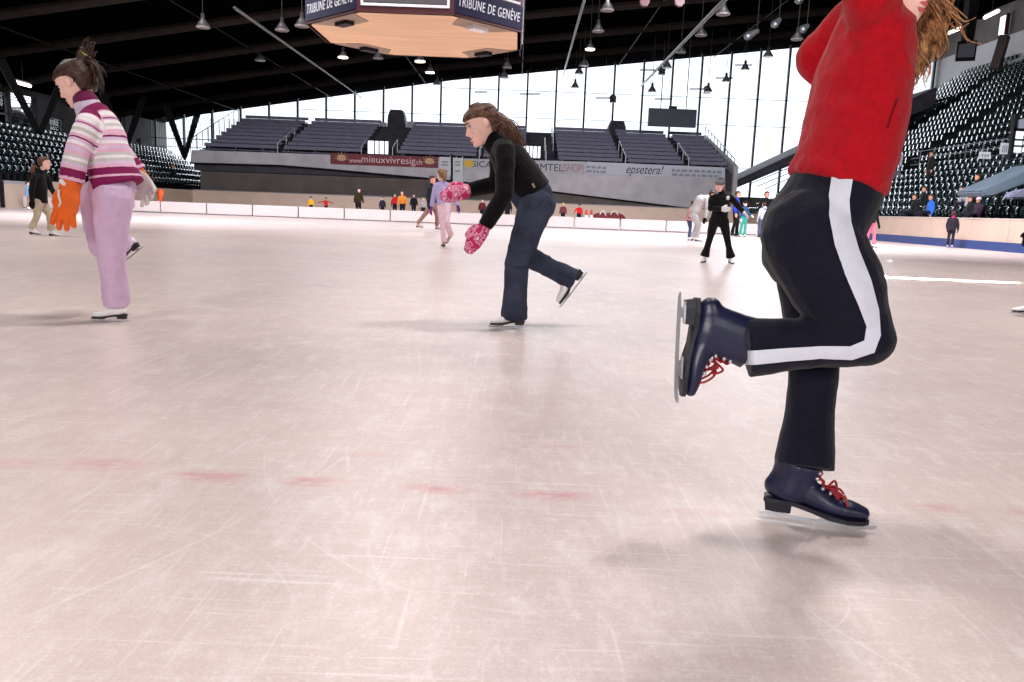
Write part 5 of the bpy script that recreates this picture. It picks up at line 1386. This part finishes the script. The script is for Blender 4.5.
# ---- players beyond the divider
def at_top(x, y, Y, z):   # ground point below a pixel
    p = P(x, y, Y); return V((p.x, Y, 0)), p.z
far = [
 (311,196.5,43,'child in yellow jersey and dark helmet beyond divider, leftmost',(236,182,44),(30,28,34),-90,dict(),1),
 (326,197.5,43,'child in red jersey and dark helmet with arms spread beyond divider',(206,40,48),(30,28,34),-90,dict(armL=((.0,.22,-.06),(.05,.42,-.1)),armR=((.0,.22,-.06),(.05,.42,-.1))),1),
 (358.5,190,41,'player in black and yellow jersey beyond divider below maroon banner',(60,46,28),(26,24,30),-60,dict(lean=.2),0),
 (382.5,197,44,'small child in dark suit beyond divider, near white goal side',(48,44,60),(40,36,44),-90,dict(),0),
 (402.5,192,43,'skater in orange jacket bending over in black trousers beyond divider',(240,150,60),(120,70,40),-90,dict(lean=.5),0),
 (395,193.5,50,'distant skater in red top at end boards, left of orange jacket',(200,44,50),(60,40,40),-90,dict(),0),
 (414,194,50,'distant skater in black at end boards, right of orange jacket',(28,28,36),(40,32,32),-90,dict(),0),
 (423.5,197.5,42,'child in dull grey coat beyond divider behind dark-topped skater',(170,160,158),(150,130,110),-90,dict(),0),
 (482.5,199,42,'child in dark red jacket beyond divider between the pink mittens',(96,34,40),(40,28,28),-90,dict(),0),
 (508,197,42,'child in black with yellow cap beyond divider below black sweater',(26,26,32),(244,190,60),-90,dict(),1),
 (563.5,203,43,'child with yellow helmet and pale maroon jersey beyond divider at right',(120,60,66),(250,204,70),-90,dict(),1),
 (579.5,204,43,'child in bright red jersey beyond divider beside two small cones',(220,40,40),(44,34,40),-90,dict(armR=((.0,.16,-.16),(.1,.2,-.3))),1)]
c_dktr = C_('dark skating trousers',(30,28,36))
for i, (x, yt, Yp, lab, tc, hc, yaw, kw, hat) in enumerate(far):
    b0, zt = at_top(x, yt, Yp, 0); H = max(.95, zt+(.10 if kw.get('lean') else 0))
    J, k, f, l = std(b0, H, math.radians(yaw), **kw)
    hm = C_(f'headwear {i}', hc)
    make_person(lab, None, J, k, f, l, C_(f'jersey {i}', tc), c_dktr, None if hat else hm, hat=hm if hat else None, gloves=c_black if i % 2 else None, vox=.019, boots=M_SOLE, fat=1.1)
# cones, bags, orange marker
m_cone = mat('red plastic cone', (214,60,60), .5, .1, 6)
for i, x in enumerate((586.5,591.5)):
    b0, zt = at_top(x, 209.5, 40.5+1.4*i, 0); t = thing('traffic_cone', f'small red and white cone beyond divider, {"left" if i == 0 else "right"} one of the pair', 'cone', b0)
    bm = BM(); tube(bm, [b0+V((0,0,.03)), V((b0.x,b0.y,zt))], [.17,.035], n=14, cap=False); obj('cone_body', bm, m_cone, t, True)
    bm = BM(); tube(bm, [b0+V((0,0,zt*.45)), b0+V((0,0,zt*.68))], [.125,.09], n=14, cap=False); obj('white_band', bm, c_white, t, True)
    bm = BM(); box2(bm, b0+V((-.2,-.2,0)), b0+V((.2,.2,.035))); obj('base_plate', bm, m_cone, t)
m_bag = mat('maroon bag cloth', (120,40,48), .8, .15, 6, bump=.2)
for i, (x, w_) in enumerate(((602.5,.34),(614,.46))):
    b0, zt = at_top(x, 211.5, 43+1.6*i, 0); t = thing('sports_bag', f'maroon padded bag standing beyond divider, {"left and smaller" if i == 0 else "right and wider"} of two', 'bag', b0)
    bm = BM(); tube(bm, [b0+V((-w_*.7,0,zt*.45)), b0+V((0,0,zt*.47)), b0+V((w_*.7,0,zt*.45))], [zt*.44,zt*.46,zt*.43], n=16, ref=ZD, k=2); obj('bag_body', bm, m_bag, t, True)
    bm = BM(); tube(bm, [b0+V((-w_*.5,-.25,zt*.7)), b0+V((-w_*.2,-.15,zt*1.0)), b0+V((w_*.2,-.15,zt*1.0)), b0+V((w_*.5,-.25,zt*.7))], [.03]*4, n=8, k=3); obj('carry_handle', bm, c_white, t, True)
b0, zt = at_top(160,189.5,37.5,0); t = thing('marker_post', 'orange padded post beyond divider right of striped girl', 'post', b0)
bm = BM(); tube(bm, [b0+V((0,0,.0)), b0+V((0,0,zt-.15)), b0+V((.08,0,zt))], [.17,.16,.1], n=14, cap=False); obj('pad', bm, mat('orange pad', (232,96,40), .6, .08, 6), t, True)
bm = BM(); tube(bm, [b0+V((0,0,.01)), b0+V((0,0,.12))], [.26,.22], n=14, cap=False); obj('base', bm, m_steel, t, True)
b0, zt = at_top(1.2,182,34,0); bm = BM(); tube(bm, [b0, V((b0.x,b0.y,zt))], [.09]*2, n=10); tag(obj('post', bm, m_col), 'dark upright post at the left frame edge by the boards', 'post')
# ---- onlookers in the stands
def row_spot(x, r, tier='RL'):
    if tier == 'RL': X = 16.42+.70*r+.42; z = .72+.36*r; Y = X*800/(x-517)
    else: X = -(22.7+.72*r+.42); z = 1.15+.40*r; Y = X*800/(x-517)
    return V((X, Y, z))
on = [
 (928,5,'standing man in dark brown coat among empty seats of right stand',(34,28,26),None,False,1.72,dict()),
 (924.5,0,'seated onlooker in bright blue jacket in the front row of right stand',(50,110,216),None,True,1.55,dict()),
 (908.5,0,'seated onlooker in black coat, front row, left of the blue jacket',(24,24,28),None,True,1.6,dict()),
 (917,1,'seated onlooker in black, second row above the blue jacket',(22,22,26),None,True,1.6,dict()),
 (957,1,'onlooker in pale grey jacket leaning low in second row, right stand',(168,164,170),None,True,1.6,dict(lean=.7)),
 (967.5,2,'onlooker in dark maroon behind the pale grey jacket, right stand',(44,22,28),None,True,1.7,dict()),
 (963.5,0,'fair-faced child in black, front row, left of pink hat',(26,26,30),None,True,1.4,dict()),
 (971.5,0,'child in pale pink hat in front row of right stand',(60,40,60),(240,196,214),True,1.35,dict())]
for i, (x, r, lab, tc, hc, sit, H, kw) in enumerate(on):
    b0 = row_spot(x, r)
    if sit: b0 = b0+V((-.05,0,0))
    else: b0 = b0+V((-.45,0,0))
    J, k, f, l = std(b0, H, math.radians(180), sit=sit, skates=False, **kw)
    make_person(lab, None, J, k, f, l, C_(f'coat {i}', tc), c_dktr, None if hc else m_hair_dk, hat=C_(f'hat {i}', hc) if hc else None, skin=m_skin2, vox=.019, skates=False, fat=1.15)
b0 = row_spot(178, 1, 'LL'); J, k, f, l = std(b0+V((.05,0,0)), 1.6, 0, sit=True, skates=False)
make_person('lone onlooker in black coat seated in left stand right of striped girl', None, J, k, f, l, c_black, c_dktr, m_hair_bl, skin=m_skin2, vox=.02, skates=False, fat=1.15)
# skater leaving the frame at right : only the white toe shows
g0 = G(1043,317.5,.003); g1 = G(1010,315,.003)
d = (g1-g0); d.z = 0; d.normalize()
J, k, f, l = std(g0+d*.08, 1.45, math.atan2(d.y,d.x), feet=((.0,.10),(.05,-.02)))
J['anL'] = g0+d*.07+V((0,0,.15)); J['anR'] = g0+d*(-.35)+V((0,.15,.25)); J['knL'] = J['hipL'].lerp(J['anL'],.5)+d*.06; J['knR'] = J['hipR'].lerp(J['anR'],.5)+d*.08
make_person('skater cut off by right frame edge, only a white skate toe in view', None, J, k, f, l, c_black, c_dktr, m_hair_dk, gloves=c_black, vox=.012)
# ================================================================== LIGHT
wd = bpy.data.worlds.new('overcast sky'); S.world = wd; wd.use_nodes = True
bgn = wd.node_tree.nodes['Background']; bgn.inputs[0].default_value = (.90,.95,1.0,1); bgn.inputs[1].default_value = 1.7
def area(name, loc, rot, sx, sy, power, col):
    l = bpy.data.lights.new(name, 'AREA'); l.shape = 'RECTANGLE'; l.size = sx; l.size_y = sy; l.energy = power; l.color = col
    o = bpy.data.objects.new(name, l); COL.objects.link(o); o.location = loc; o.rotation_euler = rot; return o
area('daylight_far', (0,74,9), (math.radians(-90),0,0), 68, 12, 9000, (.92,.96,1))
area('daylight_left', (-33.5,45,5.2), (0,math.radians(-90),0), 4, 40, 1500, (.85,.92,1))
for x, y, s_, e in ((3.4,5.8,.8,440),(-1.0,4.2,.8,240),(-9,4,3.5,220),(-11,13,3.5,620),(5,14,3.5,680),(-3,19,3.5,600)):
    area('hall_lamp', (x,y,9.0), (0,0,0), s_, s_, e, (1,.945,.915))
for i, (x, y) in enumerate(((-10,30),(4,32),(-12,46),(4,48))):
    l = bpy.data.lights.new('hall_spot', 'SPOT'); l.energy = 1400; l.spot_size = math.radians(120); l.spot_blend = .6; l.shadow_soft_size = .4; l.color = (1,.92,.88)
    o = bpy.data.objects.new('hall_spot', l); COL.objects.link(o); o.location = (x,y,roof_z(x)-2.2)
for i, (x, t) in enumerate(((-13,0),(9,0))):
    area('far_stand_fill', (x,22,9.6), (math.radians(62),0,0), 4, 2.5, 4200, (.96,.95,1))  # added fill lights, out of view, brightening the far stand
area('front_fill_light', (-5,-9,5.5), (math.radians(68),0,math.radians(-18)), 4, 2, 600, (1,.97,.95))  # added fill behind the camera to brighten the skaters from the front
area('front_fill_light', (6,-9,5.5), (math.radians(68),0,math.radians(14)), 4, 2, 330, (1,.97,.95))  # second added front fill, weaker, from the right
l = bpy.data.lights.new('camera_flash', 'AREA'); l.shape = 'DISK'; l.size = .12; l.energy = 13; l.color = (1,.98,.96)
o = bpy.data.objects.new('camera_flash', l); COL.objects.link(o); o.location = CAM+UP*.14-FW*.05; o.rotation_euler = M3.to_euler()

# slivers of low sun lying on the ice at right
for (x0,y0,x1,y1,w,e) in ((884,277,1030,283.5,.07,60),(868,259.5,900,261,.06,25)):
    a, b = G(x0,y0), G(x1,y1); d = b-a
    l = bpy.data.lights.new('sun_sliver', 'AREA'); l.shape = 'RECTANGLE'; l.size = d.length; l.size_y = w; l.energy = e; l.spread = math.radians(1.0); l.color = (1,.98,.94)
    o = bpy.data.objects.new('sun_sliver', l); COL.objects.link(o); o.location = (a+b)/2+V((0,0,4.0)); o.rotation_euler = (0,0,math.atan2(d.y,d.x))
